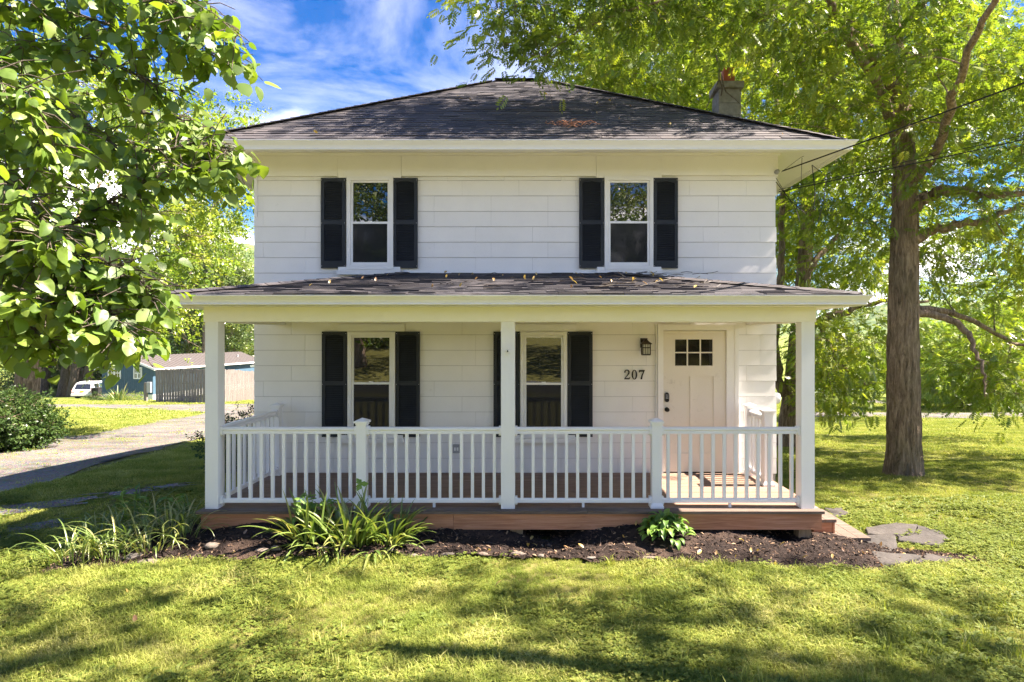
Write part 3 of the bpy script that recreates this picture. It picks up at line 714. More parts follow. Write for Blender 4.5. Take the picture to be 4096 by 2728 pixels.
def post(x0, x1, y0=BY, w=None):
    o = MB().box(x0, x1, y0, y0 + (x1 - x0), DECK, 2.461).build('porch_post', 'vinyl', house); return o
post(-3.73, -3.585); post(-.405, -.25); post(2.972, 3.12)
def newel(xc, yc, w=.108, top=1.375):
    m = MB(); h = w / 2; m.box(xc - h, xc + h, yc - h, yc + h, DECK, top - .055); o = m.build('newel_post', 'vinyl', house)
    m = MB(); a = h + .004; bcap = h + .022
    m.box(xc - h - .008, xc + h + .008, yc - h - .008, yc + h + .008, top - .075, top - .054)
    m.box(xc - bcap, xc + bcap, yc - bcap, yc + bcap, top - .054, top - .034)
    m.add([(xc - bcap, yc - bcap, top - .034), (xc + bcap, yc - bcap, top - .034), (xc + bcap, yc + bcap, top - .034), (xc - bcap, yc + bcap, top - .034), (xc, yc, top)], [(0, 1, 4), (1, 2, 4), (2, 3, 4), (3, 0, 4)])
    m.build('post_cap', 'vinyl', o)
    m = MB(); m.box(xc - h - .02, xc + h + .02, yc - h - .02, yc + h + .02, DECK + .001, DECK + .025)
    m.add([(xc + sx * (h + .02), yc + sy * (h + .02), DECK + .025) for sx, sy in ((-1, -1), (1, -1), (1, 1), (-1, 1))] + [(xc + sx * (h + .003), yc + sy * (h + .003), DECK + .06) for sx, sy in ((-1, -1), (1, -1), (1, 1), (-1, 1))], [(i, (i + 1) % 4, (i + 1) % 4 + 4, i + 4) for i in range(4)])
    m.build('post_skirt', 'vinyl', o); return o
RY = BY + .075
newel(-1.985, RY); newel(1.353, RY); newel(-3.655, 8.43); newel(2.985, 8.43); newel(3.0, 7.82)
def railing(p0, p1, n, zt=1.269, foot=True):
    """p0,p1 = (x,y) ends between posts"""
    p0, p1 = Vector((*p0, 0)), Vector((*p1, 0)); d = (p1 - p0); L = d.length; ang = math.atan2(d.y, d.x)
    Rz = Matrix.Translation(p0) @ Matrix.Rotation(ang, 4, 'Z')
    def bar(name, parent, prof, x0=0, x1=L):
        m = MB(); m.prism(prof, 'x', x0, x1); m.v = [tuple(Rz @ Vector(q)) for q in m.v]; return m.build(name, 'vinyl', parent)
    zt0 = zt - .075
    o = bar('railing', house, [(-.026, zt0), (.026, zt0), (.026, zt0 + .02), (.020, zt0 + .024), (.020, zt0 + .036), (.036, zt0 + .046), (.036, zt - .012), (.022, zt), (-.022, zt), (-.036, zt - .012), (-.036, zt0 + .046), (-.020, zt0 + .036), (-.020, zt0 + .024), (-.026, zt0 + .02)])
    bar('bottom_rail', o, [(-.024, .415), (.024, .415), (.024, .450), (.012, .462), (-.012, .462), (-.024, .450)])
    ub = unit_box('vinyl')
    for i in range(n):
        s = (i + .62) * L / (n + .24)
        M = Rz @ Matrix.Translation((s, 0, (.455 + zt0) / 2 + .002)) @ Matrix.Diagonal((.034, .034, zt0 - .455, 1))
        put('baluster', ub, None, o, M)
    for s in (0.012, L - .012):
        for za, zc in ((zt0 - .018, zt + .012), (.395, .485)):
            m = MB(); m.prism([(-.046, za + .02), (-.03, za), (.03, za), (.046, za + .02), (.046, zc - .02), (.03, zc), (-.03, zc), (-.046, zc - .02)], 'x', s - .013, s + .013); m.v = [tuple(Rz @ Vector(q)) for q in m.v]; m.build('bracket', 'vinyl', o)
    if foot:
        m = MB(); m.box(L / 2 - .014, L / 2 + .014, -.014, .014, DECK, .4145); m.v = [tuple(Rz @ Vector(q)) for q in m.v]; m.build('foot_block', 'vinyl', o)
railing((-3.583, RY), (-2.041, RY), 12); railing((-1.929, RY), (-.407, RY), 12); railing((-.248, RY), (1.297, RY), 12); railing((1.409, RY), (2.970, RY), 12)
railing((-3.655, BY + .147), (-3.655, 8.374), 11); railing((2.99, 7.876), (2.99, 8.374), 4, foot=False)

# ---- steps at the right end of the porch
steps = MB().box(3.20, 3.42, 6.94, 7.75, 0.03, .155).build('porch_steps', 'rim_wood', house)
for a, c in ((3.19, 3.315), (3.32, 3.445)): brick('tread', 'grey_wood', steps, a, c, 6.90, 7.78, .157, .192)
brick('riser', 'rim_wood', steps, 3.422, 3.44, 6.93, 7.76, .0, .155)
brick('step_frame', 'grey_wood', steps, 3.15, 3.74, 6.80, 7.88, -.16, -.015)
for k in range(4): brick('tread', 'grey_wood', steps, 3.205 + k * .142, 3.342 + k * .142, 6.77, 7.92, -.013, .024)

# ---- fittings on the wall
num = thing('house_number', (WX(634), YW - .01, WZ(379)), 'black serif house number 207 beside the front door', 'house number')
def ribbon(path, wid, name, ox, oz, s, parent):
    pts = np.array(path, float); t = np.linspace(0, 1, len(pts)); tt = np.linspace(0, 1, 40)
    x = np.interp(tt, t, pts[:, 0]); z = np.interp(tt, t, pts[:, 1]); w = np.interp(tt, np.linspace(0, 1, len(wid)), wid)
    k = np.ones(5) / 5
    for _ in range(2):
        x[2:-2] = np.convolve(x, k, 'valid'); z[2:-2] = np.convolve(z, k, 'valid')
    dx, dz = np.gradient(x), np.gradient(z); L = np.hypot(dx, dz) + 1e-9; nx_, nz_ = -dz / L, dx / L
    m = MB()
    for i in range(len(tt) - 1):
        a = [(x[j] + sg * nx_[j] * w[j] / 2, z[j] + sg * nz_[j] * w[j] / 2) for j, sg in ((i, 1), (i, -1), (i + 1, -1), (i + 1, 1))]
        m.prism([(ox + p * s, oz + q * s) for p, q in a], 'y', YW - .020, YW - .012)
    return m
s = .135; bz = WZ(379.2); bx = WX(623.8)
m = ribbon([(.08, .70), (.10, .85), (.25, .98), (.42, .97), (.55, .80), (.50, .60), (.35, .40), (.08, .09)], [.16, .10, .09, .13, .17, .15, .10, .07], '', bx, bz, s, num)
m.prism([(bx + .02 * s, bz), (bx + .58 * s, bz), (bx + .66 * s, bz + .24 * s), (bx + .62 * s, bz + .24 * s), (bx + .54 * s, bz + .14 * s), (bx + .06 * s, bz + .14 * s)], 'y', YW - .0205, YW - .012)
m.build('digit', 'black_metal', num)
m = MB(); ox = bx + .80 * s
for i in range(28):
    a0, a1 = i / 28 * 2 * math.pi, (i + 1) / 28 * 2 * math.pi
    q = [(.30 + .30 * math.cos(a) * k[0], .49 + .51 * math.sin(a) * k[1]) for a, k in ((a0, (1, 1)), (a1, (1, 1)), (a1, (.46, .86)), (a0, (.46, .86)))]
    m.prism([(ox + p * s, bz + r_ * s) for p, r_ in q], 'y', YW - .020, YW - .012)
m.build('digit', 'black_metal', num)
m = MB(); ox = bx + 1.56 * s
m.prism([(ox + p * s, bz + q * s) for p, q in ((.02, .98), (.62, .98), (.62, .90), (.56, .80), (.14, .80), (.07, .72), (.02, .72))], 'y', YW - .0205, YW - .012)
m.prism([(ox + p * s, bz + q * s) for p, q in ((.62, .93), (.50, .86), (.28, .42), (.18, 0), (.36, 0), (.42, .40))], 'y', YW - .020, YW - .012)
m.build('digit', 'black_metal', num)

lamp = thing('wall_lantern', (WX(644), YW - .01, WZ(355)), 'dark bronze wall lantern above the house number', 'wall lamp')
lx0, lz0 = WX(644.6), WZ(354.6)
MB().box(lx0 - .065, lx0 + .035, YW - .03, YW - .012, lz0 + .10, lz0 + .235).build('backplate', 'bronze', lamp)
m = MB(); yc = YW - .105; zc = lz0
m.box(lx0 - .02, lx0 - .0, yc, YW - .03, zc + .195, zc + .215)
h = .052
for r0, r1, za, zb_ in ((.075, .072, .150, .160), (.072, .030, .160, .195), (.030, .018, .195, .215)):
    m.add([(lx0 + sx * r0, yc + sy * r0, zc + za) for sx, sy in ((-1, -1), (1, -1), (1, 1), (-1, 1))] + [(lx0 + sx * r1, yc + sy * r1, zc + zb_) for sx, sy in ((-1, -1), (1, -1), (1, 1), (-1, 1))],
          [(0, 3, 2, 1), (4, 5, 6, 7)] + [(i, (i + 1) % 4, (i + 1) % 4 + 4, i + 4) for i in range(4)])
for sx in (-1, 1):
    for sy in (-1, 1): m.box(lx0 + sx * h - .006, lx0 + sx * h + .006, yc + sy * h - .006, yc + sy * h + .006, zc, zc + .15)
for za in (0, .095): m.box(lx0 - h - .006, lx0 + h + .006, yc - h - .007, yc - h + .004, zc + za, zc + za + .012); m.box(lx0 - h - .007, lx0 - h + .004, yc - h, yc + h, zc + za, zc + za + .012); m.box(lx0 + h - .004, lx0 + h + .007, yc - h, yc + h, zc + za, zc + za + .012)
for xx in (-.018, .018): m.box(lx0 + xx - .003, lx0 + xx + .003, yc - h - .005, yc - h + .003, zc, zc + .15)
m.box(lx0 - h, lx0 + h, yc - h, yc + h, zc - .006, zc + .004)
m.build('lantern_cage', 'bronze', lamp)
MB().box(lx0 - h + .006, lx0 + h - .006, yc - h + .006, yc + h - .006, zc + .005, zc + .148).build('lamp_glass', 'lamp_glass', lamp)

ob = thing('outlet_box', (WX(456.5), YW, WZ(448)), 'grey weatherproof outlet box low on the porch wall', 'outlet')
MB().box(WX(453.2), WX(460.2), YW - .05, YW - .012, WZ(452.5), WZ(444.2)).build('cover', 'grey_metal', ob)
MB().box(WX(454.6), WX(456.3), YW - .053, YW - .0505, WZ(450), WZ(446.8)).box(WX(457.2), WX(458.9), YW - .053, YW - .0505, WZ(450), WZ(446.8)).build('socket', 'vinyl', ob)

cm_ = thing('security_camera', (-.33, BY, 2.0), 'small white security camera screwed to the middle porch post', 'camera')
cx_, cz_ = (507.9 - VX) / 89, HC + (VY - 351) / 89
MB().lathe([(.02, 0), (.022, -.015), (.022, -.05), (.016, -.055)], (cx_, BY - .001, cz_), 16, 'y').build('camera_body', 'vinyl', cm_, True)
MB().lathe([(.010, 0), (.010, -.003)], (cx_, BY - .0565, cz_), 12, 'y').build('lens', 'black_metal', cm_)
MB().box(cx_ - .028, cx_ + .028, BY - .012, BY - .0005, cz_ + .028, cz_ + .040).lathe([(.014, 0), (.014, -.02)], (cx_, BY - .001, cz_ + .045), 12, 'y').box(cx_ - .010, cx_ + .010, BY - .010, BY - .0005, cz_ - .05, cz_ - .02).build('bracket', 'vinyl', cm_)

em = thing('electric_meter', (3.46, 9.0, 1.4), 'grey electric meter box with round dial cover on the house corner', 'meter')
MB().box(3.425, 3.50, 8.85, 9.15, 1.02, 1.58).build('meter_box', 'grey_metal', em)
MB().lathe([(.085, .0), (.085, .11), (.07, .13)], (3.501, 9.0, 1.38), 20, 'x').build('meter_dial', 'vinyl', em, True)

# ---- overhead cables and the pole that carries them
def sagline(a, b_, sag, n=24):
    a, b_ = Vector(a), Vector(b_); return [a.lerp(b_, t) - Vector((0, 0, sag * 4 * t * (1 - t))) for t in np.linspace(0, 1, n)]
ins = Vector((3.46, 8.50, 4.63))
def cable(name, a, px, py, Y, sag, rad, label, ext=4.4):
    b_ = P(px, py, Y); far_ = a + (b_ - a) * ext
    o = MB().tube(sagline(a, far_, sag), rad, 6).build(name, 'cable', None, label=label, cat='cable'); return far_
e1 = cable('service_cable', Vector((3.47, 8.48, 4.64)), 1024, 76, 6.13, .10, .009, 'thick upper overhead power cable running from the house eave to the right')
e2 = cable('service_cable', Vector((3.44, 8.53, 4.36)), 1024, 130, 6.2, .14, .0065, 'lower taut overhead cable running from the house corner to the right')
e3 = cable('service_cable', Vector((3.44, 8.53, 4.39)), 1024, 127.5, 6.2, .11, .004, 'thin wire strung just over the lower overhead cable')
m = MB()
m.tube([ins, P(800, 158, 8.45), P(812, 152, 8.42)], .003, 5); m.tube([P(776, 182, 8.5), P(790, 200, 8.4), P(806, 214, 8.35), P(814, 206, 8.35), P(815, 190, 8.38), P(812, 165, 8.4)], .006, 6)
m.tube([P(776, 178, 8.5), P(797, 212, 8.42), P(800, 222, 8.4)], .004, 5); m.tube([P(812, 165, 8.42), P(826, 176, 8.4), P(824, 200, 8.38), P(818, 222, 8.38)], .005, 5)
m.tube([P(802, 158, 8.44), P(801, 185, 8.44), P(796, 210, 8.44)], .004, 5)
m.build('wire_loop', 'cable', None, label='drooping tangle of black service wires under the eave corner', cat='wires')
MB().lathe([(.03, 0), (.035, -.02), (.02, -.04), (.03, -.06), (.0, -.065)], (3.40, 8.53, 4.635), 14, 'y').build('insulator', 'grey_metal', None, True, label='small grey insulator knob on the frieze end', cat='insulator')
pole = thing('utility_pole', (e1.x + .15, e1.y, float(T(e1.x, e1.y))), 'tall brown wooden utility pole carrying the house cables', 'utility pole')
MB().tube([(e1.x + .15, e1.y, float(T(e1.x, e1.y)) - .3), (e1.x + .15, e1.y, e1.z + 1.5)], [.16, .12], 14).build('pole', 'post_wood', pole, True)
MB().box(e1.x - .9, e1.x + 1.2, e1.y - .2, e1.y - .1, e1.z + .9, e1.z + 1.02).build('cross_arm', 'post_wood', pole)

# ------------------------------------------------------------------ planting bed, stones, plants
def bed_z(x, y):
    """mulch heaped against the deck, lower in the two washed-out hollows"""
    x = np.asarray(x, float); y = np.asarray(y, float)
    t = np.clip((y - 5.95) / 0.65, 0, 1.3)
    h = 0.075 + 0.13 * np.exp(-((x + 2.9) / .8) ** 2) + 0.06 * np.exp(-((x + 1.2) / 1.0) ** 2) + .09 * np.exp(-((x - 1.0) / .5) ** 2) + .03 * np.exp(-((x - 2.0) / .8) ** 2)
    h = h - 0.10 * np.exp(-((x - .12) / .33) ** 2) * sstep(6.2, 6.6, y) - .08 * np.exp(-((x - 2.75) / .35) ** 2) * sstep(6.3, 6.6, y)
    n = 0.012 * np.sin(9 * x + 3 * y) * np.sin(7 * y - 4 * x) + .008 * np.sin(23 * x) * np.sin(19 * y + 5 * x)
    fade = sstep(-5.2, -4.2, x) * (1 - sstep(3.2, 4.4, x))
    return T(x, y) + 0.012 + (h * t + n * np.minimum(t * 3, 1)) * np.maximum(fade, .15)
front = [G(px / 2.299, py / 2.299) for px, py in ((80, 1318), (250, 1316), (400, 1300), (600, 1294), (900, 1290), (1200, 1288), (1500, 1300), (1800, 1312), (2000, 1322), (2070, 1318), (2195, 1296))]
fx = np.array([p.x for p in front]); fy = np.array([p.y for p in front])
xs = np.linspace(fx[0], 4.78, 240); yf = np.interp(xs, fx, fy) + 0.03 * np.sin(xs * 7) + .02 * np.sin(xs * 17 + 1)
yb = np.where(xs < -3.75, 6.9 + .3 * np.sin(xs), np.where(xs > 3.1, 6.82 + .0 * xs, 7.05))
yb = np.where(xs < -4.6, np.maximum(yf + .05, 6.9 - (-4.6 - xs) * 1.6), yb)
yb = np.where(xs > 3.9, np.maximum(yf + .03, 6.82 - (xs - 3.9) * .35), yb)
W = np.linspace(0, 1, 40)[:, None]
BX = np.broadcast_to(xs, (40, 240)); BYY = yf * (1 - W) + yb * W
BZ = bed_z(BX, BYY) + rng.normal(0, .006, BX.shape)
i = np.arange(40 * 240).reshape(40, 240)
put('mulch_bed', nmesh('mulch_bed', np.stack([BX, BYY, BZ], -1).reshape(-1, 3), np.stack([i[:-1, :-1], i[:-1, 1:], i[1:, 1:], i[1:, :-1]], -1).reshape(-1, 4), smooth=True), 'mulch', kind='structure')
BED = list(zip(xs, yf)) + list(zip(xs[::-1], yb[::-1]))
def gz(x, y): return float(bed_z(x, y)) if bool(inside(BED, np.array(x), np.array(y))) else float(T(x, y))

def scatter(name, pts, rot, scl, mesh, mat, label, cat, kind='stuff'):
    """instances of one small mesh on points (grass, chips: nobody counts them)"""
    src = bpy.data.objects.new(name + '_piece', mesh)
    if not mesh.materials: mesh.materials.append(MATS[mat])
    me = bpy.data.meshes.new(name); pts = np.asarray(pts, np.float32); me.vertices.add(len(pts)); me.vertices.foreach_set('co', pts.ravel())
    a = me.attributes.new('rot', 'FLOAT_VECTOR', 'POINT'); a.data.foreach_set('vector', np.asarray(rot, np.float32).ravel())
    a = me.attributes.new('scl', 'FLOAT_VECTOR', 'POINT'); a.data.foreach_set('vector', np.asarray(scl, np.float32).ravel())
    o = bpy.data.objects.new(name, me); COL.objects.link(o); tag(o, label, cat, None, kind)
    ng = bpy.data.node_groups.new(name, 'GeometryNodeTree')
    ng.interface.new_socket('Geometry', in_out='INPUT', socket_type='NodeSocketGeometry'); ng.interface.new_socket('Geometry', in_out='OUTPUT', socket_type='NodeSocketGeometry')
    nd = ng.nodes; gi, go = nd.new('NodeGroupInput'), nd.new('NodeGroupOutput')
    iop = nd.new('GeometryNodeInstanceOnPoints'); oi = nd.new('GeometryNodeObjectInfo'); oi.inputs['Object'].default_value = src
    na = nd.new('GeometryNodeInputNamedAttribute'); na.data_type = 'FLOAT_VECTOR'; na.inputs['Name'].default_value = 'rot'
    nb = nd.new('GeometryNodeInputNamedAttribute'); nb.data_type = 'FLOAT_VECTOR'; nb.inputs['Name'].default_value = 'scl'
    er = nd.new('FunctionNodeEulerToRotation')
    L = ng.links.new
    L(gi.outputs[0], iop.inputs['Points']); L(oi.outputs['Geometry'], iop.inputs['Instance']); L(na.outputs['Attribute'], er.inputs[0]); L(er.outputs[0], iop.inputs['Rotation']); L(nb.outputs['Attribute'], iop.inputs['Scale'])
    L(iop.outputs[0], go.inputs[0])
    o.modifiers.new('scatter', 'NODES').node_group = ng; return o

# bark chips over the bed
n = 9000; u = rng.random(n); w = rng.random(n) ** 1.2
cxs = np.interp(u, np.linspace(0, 1, 240), xs); a0 = np.interp(cxs, xs, yf); a1 = np.interp(cxs, xs, yb); cys = a0 + (a1 - a0) * w
cz = bed_z(cxs, cys) + .004
chip = MB().add([(-.5, -.12, 0), (.5, -.16, .02), (.55, .1, .03), (-.45, .14, 0), (0, 0, .22)], [(0, 1, 4), (1, 2, 4), (2, 3, 4), (3, 0, 4)], 0).mesh('chip')
scatter('mulch_chips', np.stack([cxs, cys, cz], -1), np.stack([rng.normal(0, .35, n), rng.normal(0, .35, n), rng.random(n) * 6.28], -1),
        (rng.random((n, 1)) ** 2 * .05 + .012) * np.array([1, 1, 1]), chip, 'mulch_chip', 'loose dark bark mulch chips over the planting bed', 'mulch')

def rock_mesh(sx, sy, sz, seed, sub=3):
    import bmesh
    bm = bmesh.new(); bmesh.ops.create_icosphere(bm, subdivisions=sub, radius=1); r = random.Random(seed); ph = [r.uniform(0, 6) for _ in range(9)]
    cuts = [(Vector((r.gauss(0, 1), r.gauss(0, 1), r.gauss(0, 1))).normalized(), r.uniform(.68, .92)) for _ in range(7)]
    for v in bm.verts:
        c = v.co
        for nrm, d in cuts:
            e_ = c.dot(nrm)
            if e_ > d: c -= nrm * (e_ - d) * .85
        c *= 1 + .05 * math.sin(5 * c.x + ph[0]) * math.sin(5 * c.y + ph[1]) + .03 * math.sin(11 * c.z + ph[2] + 7 * c.x)
        v.co = Vector((c.x * sx, c.y * sy, c.z * sz))
    m = bpy.data.meshes.new('rock'); bm.to_mesh(m); bm.free()
    m.polygons.foreach_set('use_smooth', np.ones(len(m.polygons), bool)); m.materials.append(MATS['stone']); return m
# edging stones: pixel of the photograph, half sizes, label
ROCKS = [(132, 560, .125, .09, .05, 'pale flat edging stone behind the long one at the left end of the bed'), (148, 565, .15, .075, .045, 'long flat tan edging stone near the left end of the bed'),
         (212, 556, .085, .07, .065, 'round mottled grey rock in the left part of the mulch bed'), (262, 559, .10, .05, .03, 'low pinkish flat stone beside the tilted tan stone'),
         (276, 557.5, .085, .055, .05, 'tilted tan stone at the bed edge left of the iris'), (322, 556, .11, .06, .04, 'flat brown stone below the left side of the iris clump'),
         (352, 555, .09, .05, .04, 'brown slab stone below the middle of the iris clump'), (390, 557.5, .055, .045, .035, 'small rounded brown stone right of the iris clump'),
         (414, 560.5, .06, .04, .03, 'small pale stone half buried in the grass edge'), (447, 560, .10, .04, .025, 'thin flat brown stone at the middle of the bed edge'),
         (484, 560, .09, .045, .03, 'flat grey-brown stone right of the thin one at the bed edge'), (519, 558.5, .11, .05, .035, 'long pale stone near the centre of the bed edge'),
         (541, 559.5, .05, .04, .025, 'small low stone right of the centre of the bed edge'), (648, 563, .12, .03, .022, 'thin light grey stone slab below the hosta'),
         (590, 562, .08, .04, .02, 'buried brown stone left of the grey slab below the hosta')]
for k, (px, py, a, c, h, lab) in enumerate(ROCKS):
    g = G(px, py); z = gz(g.x, g.y); h *= .7; a *= .8; c *= .8
    put('edging_stone', rock_mesh(a, c, h, 40 + k), 'stone', None, Matrix.Translation((g.x, g.y, z + h * .12)) @ Euler((random.uniform(-.12, .12), random.uniform(-.2, .2), random.uniform(-.4, .4))).to_matrix().to_4x4(), label=lab, cat='stone', group='edging stones along the bed')

# flagstones by the steps
FLAGS = []
def flag(poly_px, lab, th=.05):
    q = [G(a / 2.299, c / 2.299) for a, c in poly_px]; import bmesh
    pts = []
    for i in range(len(q)):
        a, c = q[i], q[(i + 1) % len(q)]
        for t in (0, .25, .5, .75): p = a.lerp(c, t); pts.append((p.x + random.gauss(0, .012), p.y + random.gauss(0, .012)))
    FLAGS.append(pts); cxm = sum(p[0] for p in pts) / len(pts); cym = sum(p[1] for p in pts) / len(pts)
    m = MB(); z = float(T(cxm, cym)); tx, ty = random.uniform(-.02, .02), random.uniform(-.01, .02)
    top = [(p[0] * .97 + cxm * .03, p[1] * .97 + cym * .03, z + .055 + tx * (p[0] - cxm) + ty * (p[1] - cym) + random.gauss(0, .002)) for p in pts]
    mid = [(p[0], p[1], t_[2] - .010) for p, t_ in zip(pts, top)]; bot = [(p[0], p[1], z - th) for p in pts]; n = len(pts)
    m.add(top + mid + bot, [tuple(range(n))] + [(i, (i + 1) % n, (i + 1) % n + n, i + n) for i in range(n)] + [(i + n, (i + 1) % n + n, (i + 1) % n + 2 * n, i + 2 * n) for i in range(n)])
    m.build('flagstone', 'flagstone', None, label=lab, cat='flagstone', group='flagstones by the porch steps')
flag([(1990, 1222), (2060, 1212), (2110, 1216), (2098, 1238), (2030, 1240), (1992, 1236)], 'flat grey flagstone at the far side of the paving by the steps')
flag([(1988, 1240), (2058, 1243), (2062, 1268), (2040, 1282), (1992, 1266)], 'dark bluish flagstone in shade next to the lower step')
flag([(2112, 1218), (2160, 1230), (2182, 1248), (2160, 1262), (2066, 1252), (2066, 1242), (2100, 1240)], 'brown flagstone at the right end of the paving by the steps')
flag([(1985, 1272), (2040, 1285), (2120, 1292), (2090, 1304), (2010, 1308), (1960, 1288)], 'tan flagstone at the front of the paving beside the mulch')
flag([(2128, 1284), (2190, 1292), (2180, 1301), (2096, 1305), (2122, 1294)], 'small tan flagstone tucked into the lawn edge')
flag([(1896, 1176), (1935, 1178), (1952, 1190), (1918, 1198), (1900, 1188)], 'weathered flagstone half hidden behind the porch steps')

# strap-leaved plants -------------------------------------------------
def strap_mesh(L, w, lift, droop, seed, fold=.25, n=9):
    """one arching blade: starts at 0, goes along +x"""
    r = random.Random(seed); V = []; a = lift; p = Vector((0, 0, 0)); st = L / n; yaw = 0
    for i in range(n + 1):
        t = i / n; ww = w * (0.55 + 1.1 * t) if t < .35 else w * (0.935 + .1 * math.sin(3 * t)) * (1 - ((t - .35) / .65) ** 2.2)
        ww = max(ww, .0006); up = Vector((-math.sin(a), 0, math.cos(a)))
        side = Vector((0, 1, 0)); side.rotate(Euler((0, 0, yaw)))
        V += [p + side * ww / 2 + up * ww * fold, p, p - side * ww / 2 + up * ww * fold]
        p = p + Vector((math.cos(a) * math.cos(yaw), math.cos(a) * math.sin(yaw), math.sin(a))) * st
        a -= droop * (0.4 + 1.6 * t) / n; yaw += r.uniform(-.06, .06)
    F = [(3 * i + j, 3 * i + j + 1, 3 * i + j + 4, 3 * i + j + 3) for i in range(n) for j in (0, 1)]
    m = bpy.data.meshes.new('strap_leaf'); m.from_pydata(V, [], F); m.polygons.foreach_set('use_smooth', np.ones(len(F), bool)); m.materials.append(MATS['leaf_strap']); return m
def strap_plant(name, x, y, n, hgt, w, label, cat, group=None, spread=.16, lifts=(50, 85), droop=(0.3, 2.2), seed=0):
    r = random.Random(seed); z = gz(x, y) - .01; t = thing(name, (x, y, z), label, cat, group)
    pool = [strap_mesh(hgt * r.uniform(.75, 1.2), w * r.uniform(.8, 1.2), R(r.uniform(*lifts)), r.uniform(*droop), seed * 31 + k) for k in range(min(n, 26))]
    for k in range(n):
        ang = r.uniform(0, 2 * math.pi); rr = spread * math.sqrt(r.random()); s = r.uniform(.7, 1.1)
        M = Matrix.Translation((x + rr * math.cos(ang) * 1.3, y + rr * math.sin(ang) * .8, z)) @ Matrix.Rotation(ang + r.uniform(-.5, .5), 4, 'Z') @ Matrix.Rotation(r.uniform(-.15, .15), 4, 'X') @ Matrix.Diagonal((s, s, s, 1))
        put('leaf', pool[k % len(pool)], None, t, M)
    return t
# iris clump in front of the left railing, made of three tufts that read as one plant
g0 = G(335, 545); 
for k, (px, py, n, hh) in enumerate(((312, 552, 62, .50), (350, 554, 90, .58), (390, 551, 90, .48))):
    g = G(px, py)
    strap_plant('iris_plant', g.x, g.y, n, hh, .034, ['iris clump, the tuft nearest the left newel with yellowed blades', 'iris clump, the tall middle tuft with many dry tips', 'iris clump, the dense bluish right tuft spilling over the deck edge'][k], 'plant', 'iris tufts in the bed', .17, (38, 86), (.15, 1.5), 5 + k)
lay = [(300, 554, 12), (330, 557, 14), (372, 557, 14), (410, 554, 10)]
for k, (px, py, n) in enumerate(lay):
    g = G(px, py)
    strap_plant('iris_plant', g.x, g.y, n, .42, .030, ['low flopping iris leaves at the left foot of the clump', 'low flopping iris leaves in front of the clump', 'drooping dry iris leaves over the front stones', 'low flopping iris leaves at the right foot of the clump'][k], 'plant', 'iris tufts in the bed', .12, (5, 40), (.6, 1.6), 50 + k)
# daylilies left of the porch
DL = [(70, 566, 'far left daylily tuft with dry pale blades at the bed end'), (92, 556, 'daylily tuft second from the left end of the bed'), (114, 561, 'sunlit daylily tuft just behind the pale flat stones'),
      (128, 548, 'daylily tuft in the middle of the shaded row'), (150, 556, 'daylily tuft with arching blades over the mulch'), (165, 543, 'daylily tuft behind, near the tall weed stems'),
      (182, 548, 'daylily tuft beside the deck corner'), (192, 535, 'daylily tuft closest to the left porch post'), (140, 535, 'daylily tuft at the back of the shaded row'), (104, 542, 'daylily tuft at the back left of the row')]
for k, (px, py, lab) in enumerate(DL):
    g = G(px, py); strap_plant('daylily_plant', g.x, g.y, 40, .52, .017, lab, 'plant', 'daylilies left of the porch', .15, (45, 85), (.9, 2.6), 80 + k)

def oval_mesh(L, w, name, mat, bend=.6, n=6, tipx=1.0, base=.25):
    V, F = [], []; a = .5; p = Vector((0, 0, 0))
    for i in range(n + 1):
        t = i / n; ww = w * math.sin(math.pi * min(1, t ** .8)) ** .8 + .002 if 0 < t < 1 else .002
        up = Vector((-math.sin(a), 0, math.cos(a)))
        V += [p + Vector((0, ww / 2, 0)) + up * ww * .18, p, p - Vector((0, ww / 2, 0)) + up * ww * .18]
        p = p + Vector((math.cos(a), 0, math.sin(a))) * L / n; a -= bend * 2 / n
    F = [(3 * i + j, 3 * i + j + 1, 3 * i + j + 4, 3 * i + j + 3) for i in range(n) for j in (0, 1)]
    m = bpy.data.meshes.new(name); m.from_pydata(V, [], F); m.polygons.foreach_set('use_smooth', np.ones(len(F), bool)); m.materials.append(MATS[mat]); return m
# hosta
g = G(664, 550); hz = gz(g.x, g.y); ho = thing('hosta_plant', (g.x, g.y, hz), 'bushy bright green hosta in the dark mulch', 'plant')
hm = [oval_mesh(.125 + .015 * k, .062, 'hosta_leaf', 'leaf_hosta', .7 + .15 * k) for k in range(4)]
for k in range(150):
    ang = random.uniform(0, 6.28); ring = random.random() ** .7; rr = .21 * ring
    M = Matrix.Translation((g.x + rr * math.cos(ang) * 1.15, g.y + rr * math.sin(ang) * .8, hz + .02 + .17 * (1 - ring ** 1.5) + random.uniform(0, .05))) @ Matrix.Rotation(ang + random.uniform(-.5, .5), 4, 'Z') @ Matrix.Rotation(R(random.uniform(-50, 15) * (1 - ring) + random.uniform(-25, 25)), 4, 'Y')
    s = random.uniform(.7, 1.05); put('leaf', hm[k % 4], None, ho, M @ Matrix.Diagonal((s, s, s, 1)))
m = MB()
for k in range(14):
    ang = random.uniform(0, 6.28); m.tube([(g.x, g.y, hz), (g.x + .08 * math.cos(ang), g.y + .06 * math.sin(ang), hz + .09), (g.x + .15 * math.cos(ang), g.y + .11 * math.sin(ang), hz + .13)], .004, 5)
m.build('stem', 'leaf_hosta', ho)
